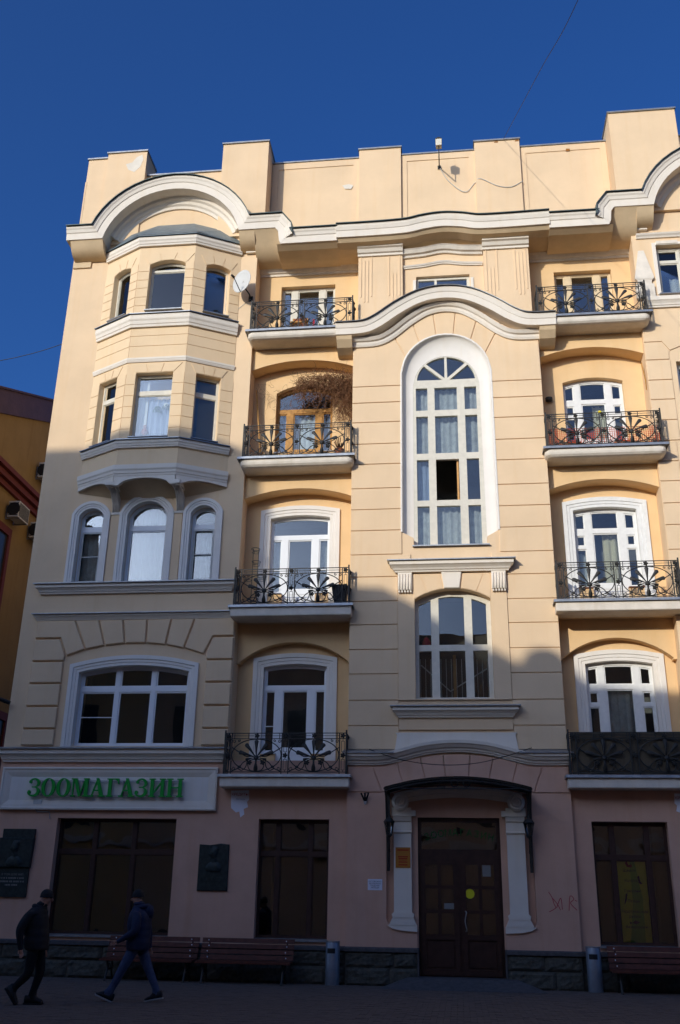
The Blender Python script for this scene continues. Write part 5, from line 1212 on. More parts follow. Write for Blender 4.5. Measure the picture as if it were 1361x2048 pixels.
# ================================================================== THINGS FIXED TO THE FACADE
def dish():
    t = tag(empty('satellite_dish', (-5.52, YL, 17.72)), 'white oval satellite dish on the pier beside the oriel window', 'satellite dish')
    mb = MB(); n = 28; rows = 5; vs = []
    ax = Vector((-0.42, -0.90, 0.05)).normalized(); e1 = ax.cross(Vector((0, 0, 1))).normalized(); e2 = e1.cross(ax); c = Vector((-0.16, -0.40, 0.30))
    for j in range(rows + 1):
        q = j / rows
        for i in range(n):
            a = 2 * math.pi * i / n; p = c + e1 * 0.31 * q * math.cos(a) + e2 * 0.38 * q * math.sin(a) + ax * 0.07 * q * q; vs.append(p)
    mb.add(vs, [(j * n + i, j * n + (i + 1) % n, (j + 1) * n + (i + 1) % n, (j + 1) * n + i) for j in range(rows) for i in range(n)])
    o = mb.build('reflector', 'dish', t, smooth=True); m = o.modifiers.new('t', 'SOLIDIFY'); m.thickness = 0.012
    ar = MB(); f = c + ax * 0.42 - e2 * 0.10; ar.tube([c - e2 * 0.38 + ax * 0.06, f], 0.014, 6); ar.tube([f - ax * 0.02, f + ax * 0.10], 0.032, 8); ar.build('feed_arm', 'black', t)
    br = MB(); br.tube([c - ax * 0.02, c + Vector((0.03, 0.12, -0.10)), (0, -0.22, 0.02), (0, -0.02, 0.0)], 0.02, 6); br.box(-0.06, 0.06, -0.02, 0.0, -0.08, 0.08); br.build('bracket', 'black', t)
    MB().tube(catmull([(0, -0.02, -0.02), (-0.15, -0.01, -0.14), (-0.35, -0.01, -0.32), (-0.42, -0.0, -0.36)], 5), 0.006, 4).build('cable', 'ac_shell', t)
dish()
def parapet_lamp():
    t = tag(empty('parapet_floodlight', (-0.02, 0.728, 22.55)), 'small pale lamp on a dark bracket above the parapet', 'lamp')
    MB().tube([(0, 0, 0), (0, -0.85, -0.28), (0, -0.85, 0.02)], 0.018, 6).build('bracket', 'iron', t)
    MB().box(-0.05, 0.05, -0.02, 0.0, -0.06, 0.06).build('wall_plate', 'iron', t)
    h = MB(); h.prism([(-0.085, 0.02), (0.085, 0.02), (0.09, 0.25), (-0.09, 0.25)], -0.94, -0.76); h.build('lamp_body', 'paint_cream', t)
    MB().prism([(-0.10, 0.25), (0.10, 0.25), (0.03, 0.31), (-0.03, 0.31)], -0.95, -0.75).build('lamp_cap', 'iron', t); MB().tube([(0, -0.85, 0.30), (0, -0.85, 0.38)], 0.012, 5).build('finial', 'iron', t)
    c = tag(empty('parapet_cable', (0, 0.72, 21.5)), 'thin grey cable drooping along the parapet from the lamp', 'cable')
    MB().tube([(x, y - 0.72, z - 21.5) for x, y, z in catmull([(0.0, 0.70, 22.5), (0.25, 0.72, 22.0), (0.72, 0.72, 21.55), (1.03, 0.70, 21.85), (1.2, 0.62, 21.93), (1.7, 0.62, 21.62), (2.1, 0.62, 21.55), (2.45, 0.63, 21.75)], 6)], 0.011, 5).build('cable_run', 'ac_shell', c)
    for x, z in ((1.72, 23.28), (2.35, 23.28)): tag(MB().prism([(-0.06, 0), (0.06, 0), (0.05, 0.05), (-0.04, 0.04)], -0.006, 0).build('rust_stain', 'rust', loc=(x, 0.638, z)), 'small orange rust mark under the coping, %s of the two on the pier' % ('left' if x < 2 else 'right'), 'stain')
    tag(MB().prism([(-0.06, 0), (0.06, 0), (0.07, 0.08), (-0.04, 0.09)], -0.006, 0).build('rust_stain', 'rust', loc=(3.85, 0.727, 22.85)), 'small orange rust mark near the top of the right parapet panel', 'stain')
parapet_lamp()
def cables():
    def cab(pts, r_, m, lab, n=10):
        p = catmull(pts, n); b = p[0]; tag(MB().tube([(q[0] - b[0], q[1] - b[1], q[2] - b[2]) for q in p], r_, 5).build('cable', m, loc=b), lab, 'cable')
    cab([(1.95, 0.65, 23.40), (2.31, -6, 19.15), (2.53, -10, 16.59), (3.0, -17, 13.2), (4.5, -26.9, 11.0)], 0.007, 'black', 'thin dark wire rising into the sky from the parapet')
    cab([(-11.0, 3, 18.95), (-16, 4, 18.35), (-30, 5, 18.6)], 0.012, 'black', 'thin wire crossing the sky left of the building')
    cab([(-2.0, -0.20, 4.93), (-1.25, -0.27, 4.68), (-0.4, -0.28, 4.57), (0.4, -0.28, 4.60), (1.1, -0.27, 4.76), (1.7, -0.2, 4.96)], 0.009, 'black', 'thin dark cable drooping below the arched cornice over the door', 6)
cables()
def vine():
    t = tag(empty('dry_vine', (-2.56, 0.40, 15.1)), 'tangle of leafless brown vine hanging in the fourth floor left balcony', 'vine'); r = random.Random(11); mb = MB()
    def add(p0, n, step, drift, rad):
        p = Vector(p0); d = Vector((r.uniform(-1, 1), r.uniform(-0.5, 0.5), r.uniform(-1, 0.4))).normalized(); pts = [p.copy()]
        for i in range(n):
            d = (d + Vector((r.gauss(0, 0.5), r.gauss(0, 0.4), r.gauss(0, 0.5))) + Vector(drift)).normalized(); p = p + d * step
            p.y = min(max(p.y, 0.0), 0.62); p.x = min(p.x, -2.54)
            pts.append(p.copy())
        mb.tube([(q.x + 2.56, q.y - 0.40, q.z - 15.1) for q in pts], rad, 3, r1=rad * 0.5)
    for i in range(760):
        u = r.random(); x = -2.60 - 1.45 * (r.random() ** 1.4); top = 15.30 - 0.06 * abs(x + 3.2)
        z = top - abs(r.gauss(0, 0.28)) - 0.1; add((x, r.uniform(0.15, 0.55), z), r.randint(6, 14), 0.055, (-0.02, 0, -0.08), r.uniform(0.004, 0.009))
    for i in range(200): add((r.uniform(-2.95, -2.56), r.uniform(0.1, 0.5), r.uniform(13.9, 15.0)), r.randint(8, 16), 0.05, (0.0, 0, -0.25), r.uniform(0.004, 0.007))
    for i in range(34): add((r.uniform(-4.9, -3.6), r.uniform(0.3, 0.55), r.uniform(14.3, 15.05)), r.randint(8, 18), 0.05, (-0.05, 0, -0.05), 0.004)
    for i in range(8): add((r.uniform(-5.3, -4.9), 0.4, r.uniform(14.6, 15.0)), 12, 0.06, (0.1, 0, -0.1), 0.004)
    mb.build('twigs', 'twig', t)
    MB().tube(catmull([(0.0, 0.0, -2.6), (-0.05, 0.05, -1.6), (-0.02, 0.0, -0.8), (-0.3, 0.05, -0.05), (-1.2, 0.1, 0.12)], 6), 0.018, 5, r1=0.008).build('stem', 'twig', t)
    p = tag(MB().tube([(0, 0, 0), (0.22, 0.05, -2.2)], 0.022, 6).build('wooden_pole', 'oak', loc=(-5.28, 0.5, 14.9)), 'thin brown pole leaning in the fourth floor left balcony corner', 'pole')
vine()
def balcony_things():
    def pot(x, y, z, lab, m='black', plant=None, k=1.0, seed=1):
        t = tag(empty('plant_pot', (x, y, z)), lab, 'plant pot'); smooth_by_angle(MB().lathe([(0.0, 0), (0.10 * k, 0), (0.14 * k, 0.26 * k), (0.155 * k, 0.27 * k), (0.155 * k, 0.30 * k), (0.135 * k, 0.30 * k), (0.13 * k, 0.25 * k), (0, 0.25 * k)], (0, 0, 0), 16).build('pot', m, t))
        if plant:
            r = random.Random(seed); mb = MB()
            for i in range(26):
                a = r.uniform(0, 6.28); d = Vector((math.cos(a) * 0.5, math.sin(a) * 0.5, 1)).normalized(); L = r.uniform(0.15, 0.4) * k; p = Vector((0, 0, 0.24 * k)); q = p + d * L; e = d.orthogonal().normalized() * 0.02 * k
                mb.add([p - e * .3, p + e * .3, q + e, q + d * 0.05, q - e], [(0, 1, 2, 3, 4)])
            mb.build('foliage', plant, t)
    # black ribbed basket on the third floor left balcony
    t = tag(empty('black_basket', (-2.72, -0.05, 8.42)), 'black plastic crate behind the third floor left railing corner', 'crate')
    mb = MB(); mb.add([(-0.16, -0.14, 0), (0.10, -0.14, 0), (0.10, 0.14, 0), (-0.16, 0.14, 0), (-0.24, -0.17, 0.50), (0.15, -0.17, 0.50), (0.15, 0.17, 0.50), (-0.24, 0.17, 0.50)], [(0, 1, 2, 3), (0, 1, 5, 4), (1, 2, 6, 5), (2, 3, 7, 6), (3, 0, 4, 7)]); mb.build('shell', 'black', t)
    rim = MB(); rim.tube([(-0.24, -0.17, 0.5), (0.15, -0.17, 0.5), (0.15, 0.17, 0.5), (-0.24, 0.17, 0.5)], 0.018, 5, closed=True)
    for i in range(5): rim.tube([(-0.15 + 0.06 * i, -0.145, 0.02), (-0.22 + 0.085 * i, -0.178, 0.5)], 0.012, 4)
    rim.build('rim', 'iron', t)
    # wrought iron flower stand, empty
    t = tag(empty('flower_stand', (-5.03, 0.40, 8.42)), 'thin iron flower stand with empty pot rings in the balcony corner', 'flower stand'); mb = MB()
    for dx in (-0.07, 0.07): mb.tube([(dx, 0, 0), (dx, 0, 1.72)], 0.008, 5)
    for z, x, r_ in ((1.70, 0.0, 0.11), (1.35, 0.03, 0.11), (0.95, -0.16, 0.11), (0.95, 0.18, 0.11), (0.35, 0.0, 0.13)):
        mb.tube([(x + r_ * math.cos(a), -0.05 + r_ * math.sin(a), z) for a in [2 * math.pi * i / 16 for i in range(16)]], 0.008, 4, closed=True); mb.tube([(x + 0.8 * r_ * math.cos(a), -0.05 + 0.8 * r_ * math.sin(a), z - 0.10) for a in [2 * math.pi * i / 16 for i in range(16)]], 0.006, 4, closed=True)
        for a in (0, 2.1, 4.2): mb.tube([(x + r_ * math.cos(a), -0.05 + r_ * math.sin(a), z), (x + 0.8 * r_ * math.cos(a), -0.05 + 0.8 * r_ * math.sin(a), z - 0.1)], 0.006, 4)
    mb.build('frame', 'iron', t)
    # fifth floor left: wooden crate, red board
    t = tag(empty('wooden_chair', (-4.10, 0.25, 16.37)), 'brown wooden chair back behind the fifth floor left railing', 'chair')
    MB().box(-0.22, 0.22, -0.2, 0.22, 0.42, 0.46).build('seat', 'oak', t)
    for x in (-0.2, 0.2):
        for y in (-0.18, 0.2): MB().box(x - 0.02, x + 0.02, y - 0.02, y + 0.02, 0, 0.42 if y < 0 else 0.80).build('leg', 'oak', t)
    MB().box(-0.2, 0.2, 0.19, 0.21, 0.58, 0.80).build('backrest', 'terracotta', t)
    tag(MB().box(-0.025, 0.025, -0.02, 0.02, 0, 0.75).build('red_pole', 'red_cloth', loc=(-3.72, 0.5, 16.40)), 'red pole behind the fifth floor left balcony railing', 'pole')
    pot(-3.88, -0.08, 16.37, 'small plant pot with dry stems on the fifth floor left balcony', 'terracotta', 'twig', 0.75, 3)
    pot(-2.85, 0.0, 12.46, 'plant pot with dry stems at the fourth floor left railing', 'terracotta', 'twig', 0.9, 5)
    pot(-5.0, 0.1, 12.46, 'dark flower pot in the fourth floor left balcony corner', 'black', 'twig', 0.6, 8)
    # fourth floor right: red mesh screen tied inside the railing
    t = tag(empty('red_screen', (3.95, -0.245, 12.46)), 'red orange mesh screen tied inside the fourth floor right railing', 'screen'); mb = MB()
    n = 52
    for i in range(n + 1): mb.box(-1.36 + i * 2.72 / n - 0.007, -1.36 + i * 2.72 / n + 0.007, -0.004, 0.004, 0.02, 0.52)
    for j in range(10): mb.box(-1.36, 1.36, -0.003, 0.005, 0.02 + j * 0.055 - 0.006, 0.02 + j * 0.055 + 0.006)
    mb.build('mesh', 'red_net', t)
    tag(MB().prism([(-0.03, 0), (0.03, 0.01), (0.045, 0.03), (0.01, 0.06), (-0.035, 0.045)], -0.02, 0.02).build('yellow_flower', 'flower_yellow', loc=(3.88, -0.33, 13.36)), 'small yellow artificial flower on the fourth floor right railing', 'flower')
    # fabric screen inside the second floor right railing
    t = tag(empty('balcony_screen', (3.95, -0.22, 4.36)), 'dark fabric screen stretched inside the second floor right railing', 'screen'); wavy(MB(), -1.38, 1.38, 0.0, 0.02, 0.93, 0.012, 5).build('fabric', 'screen_brown', t)
    # bracket on the right reveal of the fourth floor right bay
    tag(MB().tube([(0, 0, 0), (-0.06, -0.10, 0.25), (-0.02, -0.18, -0.35), (0.0, -0.06, -0.55)], 0.014, 5).build('folded_bracket', 'oak', loc=(5.26, 0.42, 14.9)), 'folded wooden clothes bracket on the right reveal of the fourth floor', 'bracket')
    tag(MB().lathe([(0.03, 0), (0.09, 0.02), (0.10, 0.10), (0.05, 0.12)], (0, 0, 0), 10).build('birdhouse', 'iron', loc=(2.75, 0.66, 14.28)), 'small dark lamp beside the fourth floor right door', 'lamp')
    # dark planter on the fifth floor right, black box
    tag(MB().box(-0.10, 0.10, -0.08, 0.08, 0, 0.22).build('black_box', 'black', loc=(2.72, -0.1, 16.37)), 'small black box behind the fifth floor right railing end', 'box')
    # figurine, window ornaments
    t = tag(empty('bird_figurine', (-7.58, -0.14, 17.26)), 'white bird figurine standing inside the fifth floor oriel window', 'figurine')
    smooth_by_angle(MB().lathe([(0.0, 0), (0.10, 0.0), (0.13, 0.08), (0.125, 0.2), (0.10, 0.30), (0.07, 0.36), (0.075, 0.42), (0.05, 0.48), (0, 0.50)], (0, 0, 0), 16).build('body', 'bust_white', t), 60)
    MB().tube([(0.10, 0, 0.32), (0.16, 0, 0.2), (0.14, 0, 0.08)], 0.04, 8, r1=0.015).build('wing', 'bust_white', t, smooth=True); MB().tube([(-0.03, -0.06, 0.43), (-0.06, -0.12, 0.42)], 0.015, 6, r1=0.003).build('beak', 'bust_white', t)
    for x, z, m, lab in ((-7.86, 14.02, 'leaf', 'green hanging plant inside the fourth floor oriel window'), (-7.62, 14.10, 'bust_white', 'white hanging plant pot inside the fourth floor oriel window')):
        t = tag(empty('hanging_plant', (x, -0.16, z)), lab, 'plant'); MB().lathe([(0.0, 0), (0.06, 0.01), (0.08, 0.10), (0.07, 0.12)], (0, 0, 0), 12).build('pot', m, t)
        MB().tube([(0, 0, 0.12), (0, 0, 0.35)], 0.005, 4).build('cord', 'bust_white', t); r = random.Random(4); mb = MB()
        for i in range(24):
            a = r.uniform(0, 6.28); p = Vector((0.07 * math.cos(a), 0.07 * math.sin(a), 0.1)); q = p + Vector((0.05 * math.cos(a), 0.05 * math.sin(a), -r.uniform(0.05, 0.22))); mb.add([p, q + Vector((0.015, 0, 0)), q - Vector((0.015, 0, 0.02))], [(0, 1, 2)])
        mb.build('foliage', 'leaf', t)
    t = tag(empty('window_doll', (-8.16, -0.16, 13.12)), 'small doll on a stand inside the fourth floor oriel window', 'doll'); MB().lathe([(0, 0), (0.10, 0), (0.09, 0.02), (0.03, 0.04), (0.03, 0.18), (0.10, 0.24), (0.07, 0.34), (0.03, 0.38)], (0, 0, 0), 12).build('figure', 'terracotta', t, smooth=True); MB().lathe([(0, 0.36), (0.05, 0.40), (0.05, 0.46), (0, 0.50)], (0, 0, 0), 10).build('head', 'skin', t, smooth=True)
    t = tag(empty('red_flower_bunch', (-0.66, 0.52, 7.46)), 'bright red artificial flower behind the lower central window', 'flower'); MB().lathe([(0, 0), (0.10, 0.06), (0.11, 0.16), (0.04, 0.28), (0, 0.30)], (0, 0, 0), 9).build('petals', 'red_cloth', t)
    MB().tube([(0, 0, 0.02), (-0.10, 0, 0.10)], 0.02, 5).build('leaf', 'leaf', t)
balcony_things()

# ================================================================== NEIGHBOURING HOUSE ON THE LEFT
def neighbour():
    NX = -16.0
    t = tag(empty('neighbour_house', (NX, 0, 0)), 'ochre house with red cornice and air conditioners behind the left corner', 'building')
    z = lambda y: 15.1 + y * 0.4217      # raking top of the side wall
    MB().prism_x([(0, 0), (24, 0), (24, z(24)), (0, z(0))], -14, 0.0).build('wall', 'ochre_wall', t)
    MB().prism_x([(-0.2, z(-0.2)), (24.2, z(24.2)), (24.2, z(24.2) + 0.95), (-0.2, z(-0.2) + 0.95)], -14.2, 0.13).build('roof_edge', 'brown_tin', t)
    MB().prism_x([(-0.3, z(-0.3) + 0.95), (24.3, z(24.3) + 0.95), (24.3, z(24.3) + 1.03), (-0.3, z(-0.3) + 1.03)], -14.3, 0.22).build('roof', 'brown_tin', t)
    for zz, h, d in ((15.39, 0.20, 0.13), (15.62, 0.22, 0.26), (15.88, 0.18, 0.38)): MB().box(-14, d, -d, 24, zz, zz + h).build('cornice', 'red_trim', t)
    for y0, y1, z0, z1, b in ((6.70, 8.42, 10.97, 13.85, 0.2), (7.2, 10.3, 2.4, 7.5, 0.25), (1.6, 3.6, 10.97, 13.85, 0.2)):
        fr = MB(); fr.box(0, 0.09, y0 - b, y1 + b, z1, z1 + 0.28); fr.box(0, 0.09, y0 - b, y0, z0, z1); fr.box(0, 0.09, y1, y1 + b, z0, z1); fr.box(0, 0.09, y0 - b, y1 + b, z0 - 0.25, z0)
        f = fr.build('window_surround', 'red_trim', t); MB().box(0.0, 0.015, y0, y1, z0, z1).build('pane', 'opp_window', f); MB().box(0.015, 0.05, (y0 + y1) / 2 - 0.05, (y0 + y1) / 2 + 0.05, z0, z1).build('glazing_bar', 'ac_shell', f)
    MB().box(-14, 0.0, -0.15, -0.004, 0, 4.9).build('shop_front', 'red_trim', t)
    ac = empty('air_conditioner', (0, 0, 0))
    MB().box(0.12, 0.50, -0.42, 0.42, 0, 0.58).build('casing', 'ac_shell', ac)
    gr = MB()
    for i in range(9): gr.box(0.14, 0.48, -0.432, -0.42, 0.05 + i * 0.055, 0.075 + i * 0.055)
    gr.lathe([(0.22, 0), (0.24, 0.015), (0.22, 0.02)], (0.31, -0.44, 0.29), 20, 'y'); gr.build('grille', 'black', ac)
    fg = MB()
    for i in range(11): fg.box(0.50, 0.512, -0.36 + i * 0.07, -0.335 + i * 0.07, 0.05, 0.53)
    fg.build('louvres', 'black', ac)
    br = MB()
    for y in (-0.3, 0.3): br.box(0.0, 0.52, y - 0.02, y + 0.02, -0.04, 0.0); br.box(0.0, 0.03, y - 0.02, y + 0.02, -0.04, 0.45)
    br.build('bracket', 'zinc', ac)
    spots = [((-16.0, 8.42, 14.42), 'air conditioner below the red cornice, the nearer of the lower two'), ((-16.0, 10.34, 14.36), 'air conditioner below the red cornice, half hidden by the corner'), ((-16.0, 10.34, 16.86), 'air conditioner above the red cornice on the ochre wall')]
    for i, (p, lab) in enumerate(spots):
        o = ac if i == 0 else copy_tree(ac); o.location = p; o.scale = (1.05, 1.05, 1.05); tag(o, lab, 'air conditioner', 'air conditioners on the ochre house')
    sl = tag(empty('street_light_arm', (-11.02, -0.1, 6.25)), 'dark tubular lamp arm reaching from the left frame edge', 'street lamp')
    MB().tube([(0.05, 0.15, -0.15), (-0.4, -0.2, 0.0), (-1.5, -0.6, 0.12)], 0.05, 8).build('arm', 'iron', sl); MB().box(-2.1, -1.4, -0.75, -0.5, 0.06, 0.2).build('head', 'iron', sl)
neighbour()

# ================================================================== HOUSES ACROSS THE STREET (behind the camera, they cast the shade)
def opposite():
    def house(name, lab, prof, y0, y1, m, zr, wins, dome=None):
        x0 = min(p[0] for p in prof); t = tag(empty(name, ((x0 + max(p[0] for p in prof)) / 2, y0, 0)), lab, 'building', 'houses across the street'); ox = t.location.x
        MB().prism([(p[0] - ox, p[1]) for p in prof], 0, y1 - y0).build('wall', m, t)
        top = [p for p in prof if p[1] > 1]
        xs0, xs1, z0, z1, dx, dz = wins
        me = MB().box(-0.55, 0.55, -0.0, 0.05, 0, 2.0); me.box(-0.7, 0.7, -0.0, 0.04, -0.15, 0); pm = me.mesh('window'); pm.materials.append(MATS['opp_window'])
        x = xs0
        while x <= xs1:
            z = z0
            while z <= z1: link('window', pm, t, (x - ox, y1 - y0, z)); z += dz
            x += dx
        MB().box(x0 - ox, max(p[0] for p in prof) - ox, y1 - y0, y1 - y0 + 0.3, 4.4, 4.8).build('cornice', 'white_old', t)
        if dome:
            c, r_, zz = dome; MB().lathe([(r_, 0), (r_, 0.4), (r_ * 0.92, 0.6), (r_ * 0.7, 0.85), (r_ * 0.4, 1.0), (0, 1.06)], (c - ox, y1 - y0 - 1.5, zz), 20).build('roof_turret', 'opp_roof', t, smooth=True)
        return t
    YF = -27.0; S = 0.55 * YF; K = 0.33 * -YF
    a = house('opposite_house', 'tall ochre apartment house across the street to the left', [(-60, 0), (S - 5.9, 0), (S - 5.9, 9.2 + K), (-60, 9.2 + K)], YF - 12, YF, 'opp_a', 0, (-58, S - 7.5, 5.6, 15, 3.2, 3.9))
    MB().box(-60 - a.location.x, S - 5.9 - a.location.x, 10.6, 12.0, 9.2 + K, 13.15 + K).build('attic_storey', 'opp_a', a)
    house('opposite_house', 'narrow yellow house across the street', [(S - 5.88, 0), (S - 1.7, 0), (S - 1.7, 8.9 + K), (S - 5.88, 9.15 + K)], YF - 11, YF, 'opp_b', 0, (S - 4.8, S - 3.2, 5.6, 15, 2.2, 3.9))
    house('opposite_house', 'long beige house across the street to the right', [(S - 1.68, 0), (60, 0), (60, 5.6 + K), (S + 8, 6.2 + K), (S + 3.0, 6.9 + K), (S - 1.68, 6.95 + K)], YF - 13, YF, 'opp_c', 0, (S + 0.5, 58, 5.6, 12.5, 3.0, 3.8), (S + 2.15 - 0.82, 0.58, 6.95 + K - 0.2))
opposite()
def add_bounce_house():  # unseen house, added to bounce warm sunlight back into the street
    t = tag(empty('light_bounce_house', (20, 0.3, 0)), 'plain cream house added on the right, out of the frame, to bounce sunlight', 'building')
    MB().box(-8.9, 14, 0, 13, 0, 19.5).build('wall', 'opp_c', t)
    me = MB().box(-0.6, 0.6, -0.06, 0.0, 0, 2.1); me.box(-0.75, 0.75, -0.1, 0.0, -0.15, 0); pm = me.mesh('window'); pm.materials.append(MATS['opp_window'])
    for i in range(8):
        for k in range(4): link('window', pm, t, (-7.4 + i * 2.8, 0, 5.0 + k * 3.7))
    MB().box(-8.9, 14, -0.35, 0, 19.0, 19.5).build('cornice', 'white_old', t)
add_bounce_house()

# ================================================================== PEOPLE
def person(lab, joints, bones, root, hat, extra=None):
    names = list(joints); idx = {n: i for i, n in enumerate(names)}
    ox, oy = root; 
    me = bpy.data.meshes.new('person_skeleton'); me.from_pydata([(joints[n][0] - ox, joints[n][1] - oy, joints[n][2]) for n in names], [(idx[a], idx[b]) for a, b, m in bones], [])
    o = bpy.data.objects.new('person_skeleton', me); COL.objects.link(o)
    sk = o.modifiers.new('skin', 'SKIN'); sk.use_smooth_shade = True; sk.branch_smoothing = 0.6
    if not me.skin_vertices: me.skin_vertices.new(name='')
    for n, sv in zip(names, me.skin_vertices[0].data):
        r_ = joints[n][3]; sv.radius = (r_ if not isinstance(r_, tuple) else r_[0], r_ if not isinstance(r_, tuple) else r_[1]); sv.use_root = (n == 'pelvis')
    ss = o.modifiers.new('sub', 'SUBSURF'); ss.levels = 2; ss.render_levels = 2
    dg = bpy.context.evaluated_depsgraph_get(); bm_ = bpy.data.meshes.new_from_object(o.evaluated_get(dg)); bpy.data.objects.remove(o)
    mats = sorted({m for a, b, m in bones}); bm_.materials.clear()
    for m in mats: bm_.materials.append(MATS[m])
    segs = [(Vector(joints[a][:3]) - Vector((ox, oy, 0)), Vector(joints[b][:3]) - Vector((ox, oy, 0)), mats.index(m), max(0.01, min(joints[a][3] if not isinstance(joints[a][3], tuple) else joints[a][3][0], joints[b][3] if not isinstance(joints[b][3], tuple) else joints[b][3][0]))) for a, b, m in bones]
    for p in bm_.polygons:
        c = p.center; best = None
        for a, b, mi, rr2 in segs:
            d = b - a; t = max(0, min(1, (c - a).dot(d) / max(1e-9, d.dot(d)))); q = (c - a - d * t).length - rr2
            if best is None or q < best[0]: best = (q, mi)
        p.material_index = best[1]; p.use_smooth = True
    t = tag(empty('person', (ox, oy, 0)), lab, 'person', 'men walking past'); b = link('body', bm_, t)
    return t
def hand(j, bn, w, p0, d, side, up):
    """palm and five bent fingers hanging from wrist joint w"""
    d = Vector(d).normalized(); sd = Vector(side).normalized(); n = d.cross(sd).normalized(); p0 = Vector(p0); pm = p0 + d * 0.06
    j[w + 'palm'] = (*pm, (0.030, 0.018)); bn.append((w, w + 'palm', 'skin'))
    for k, (off, L) in enumerate(((-0.026, 0.062), (-0.009, 0.072), (0.009, 0.068), (0.025, 0.054))):
        b = pm + sd * off + d * 0.03; c = b + d * L * 0.55 + n * up * 0.008; e = c + d * L * 0.40 + n * up * 0.026
        j[w + 'f%da' % k] = (*b, 0.010); j[w + 'f%db' % k] = (*c, 0.009); j[w + 'f%dc' % k] = (*e, 0.0075)
        bn += [(w + 'palm', w + 'f%da' % k, 'skin'), (w + 'f%da' % k, w + 'f%db' % k, 'skin'), (w + 'f%db' % k, w + 'f%dc' % k, 'skin')]
    b = p0 + d * 0.03 - sd * 0.034; c = b + d * 0.035 - sd * 0.012 + n * up * 0.01; e = c + d * 0.03 + n * up * 0.012
    j[w + 't0'] = (*b, 0.012); j[w + 't1'] = (*c, 0.0105); j[w + 't2'] = (*e, 0.0085); bn += [(w, w + 't0', 'skin'), (w + 't0', w + 't1', 'skin'), (w + 't1', w + 't2', 'skin')]
def head_parts(t, c, f, hatm, hair):
    """face details on the head: c head centre (local), f facing sign in x; cap"""
    mb = MB(); n, m = 18, 12; vs = []
    for jx in range(m + 1):
        ph = math.pi * 0.56 * jx / m
        for i in range(n):
            a = 2 * math.pi * i / n; r_ = 1.0 + 0.02 * (1 if jx == m else 0); vs.append((c[0] - f * 0.008 + 0.108 * r_ * math.sin(ph) * math.cos(a), c[1] + 0.088 * r_ * math.sin(ph) * math.sin(a), c[2] + 0.02 + 0.112 * math.cos(ph)))
    mb.add(vs, [(jx * n + i, jx * n + (i + 1) % n, (jx + 1) * n + (i + 1) % n, (jx + 1) * n + i) for jx in range(m) for i in range(n)]); mb.build('knitted_cap', hatm, t, smooth=True)
    MB().tube([(c[0] - f * 0.008 + 0.106 * math.cos(a), c[1] + 0.086 * math.sin(a), c[2] + 0.004) for a in [2 * math.pi * i / 20 for i in range(20)]], 0.009, 6, closed=True).build('cap_band', hatm, t, smooth=True)
    ns = MB(); ns.tube([(c[0] + f * 0.088, c[1], c[2] - 0.01), (c[0] + f * 0.112, c[1], c[2] - 0.045), (c[0] + f * 0.092, c[1], c[2] - 0.055)], 0.012, 6); ns.build('nose', 'skin', t, smooth=True)
    for s in (-1, 1):
        MB().lathe([(0, -0.006), (0.011, -0.003), (0.011, 0.003), (0, 0.006)], (c[0] + f * 0.085, c[1] + s * 0.032, c[2] - 0.008), 8, 'y').build('eye', 'black', t); MB().lathe([(0, -0.008), (0.013, -0.006), (0.017, 0.0), (0.013, 0.006), (0, 0.008)], (c[0] - f * 0.018, c[1] + s * 0.082, c[2] - 0.035), 10, 'y').build('ear', 'skin', t, smooth=True)
    MB().box(*sorted((c[0] + f * 0.084, c[0] + f * 0.094)), c[1] - 0.022, c[1] + 0.022, c[2] - 0.083, c[2] - 0.077).build('mouth', 'red_trim', t)
def jacket(t, rings, m):
    """padded jacket: rings of (x, z, half depth, half width) from hem to shoulders, quilted by a slight swell"""
    R_ = []
    for a, b in zip(rings[:-1], rings[1:]):
        for k in range(4): u = k / 4; R_.append(tuple(a[q] + (b[q] - a[q]) * u + (0.007 * math.sin(math.pi * u) if q > 1 else 0) for q in range(4)))
    R_.append(rings[-1]); n = 22; mb = MB()
    for x, z, rx, ry in R_:
        for i in range(n):
            a = 2 * math.pi * i / n; mb.v.append((x + rx * math.copysign(abs(math.cos(a)) ** 0.8, math.cos(a)), ry * math.copysign(abs(math.sin(a)) ** 0.8, math.sin(a)), z))
    for j in range(len(R_) - 1):
        for i in range(n): mb.f.append((j * n + i, j * n + (i + 1) % n, (j + 1) * n + (i + 1) % n, (j + 1) * n + i))
    mb.f += [tuple(range(n)), tuple((len(R_) - 1) * n + i for i in range(n))]
    mb.build('jacket', m, t, smooth=True)
def shoe(t, heel, toe, m, sm):
    """heel and toe: points on the sole (local)"""
    p, q = Vector(heel), Vector(toe); d = (q - p).normalized(); y = Vector((0, 1, 0)); n = d.cross(y); n = n if n.z > 0 else -n
    L = (q - p).length
    def lay(pts, name, mm, hw, c):
        mb = MB().chamf(pts, -hw, 0.0, c); k = len(mb.v); mb2 = MB().chamf([(a, b) for a, b in pts], -hw, 0.0, c)
        vs = [p + d * v[0] + n * v[2] + y * v[1] for v in mb.v]; vs2 = [p + d * v[0] + n * v[2] - y * v[1] for v in mb2.v]
        o = MB(); o.add(vs, mb.f); o.add(vs2, mb2.f); smooth_by_angle(o.build(name, mm, t), 50)
    lay([(-0.035, 0.022), (L + 0.02, 0.022), (L + 0.025, 0.05), (L - 0.04, 0.075), (L * 0.5, 0.095), (0.075, 0.13), (-0.03, 0.135), (-0.04, 0.07)], 'shoe', m, 0.046, 0.018)
    lay([(-0.042, 0.0), (L + 0.01, 0.0), (L + 0.034, 0.024), (-0.042, 0.024)], 'shoe_sole', sm, 0.050, 0.006)
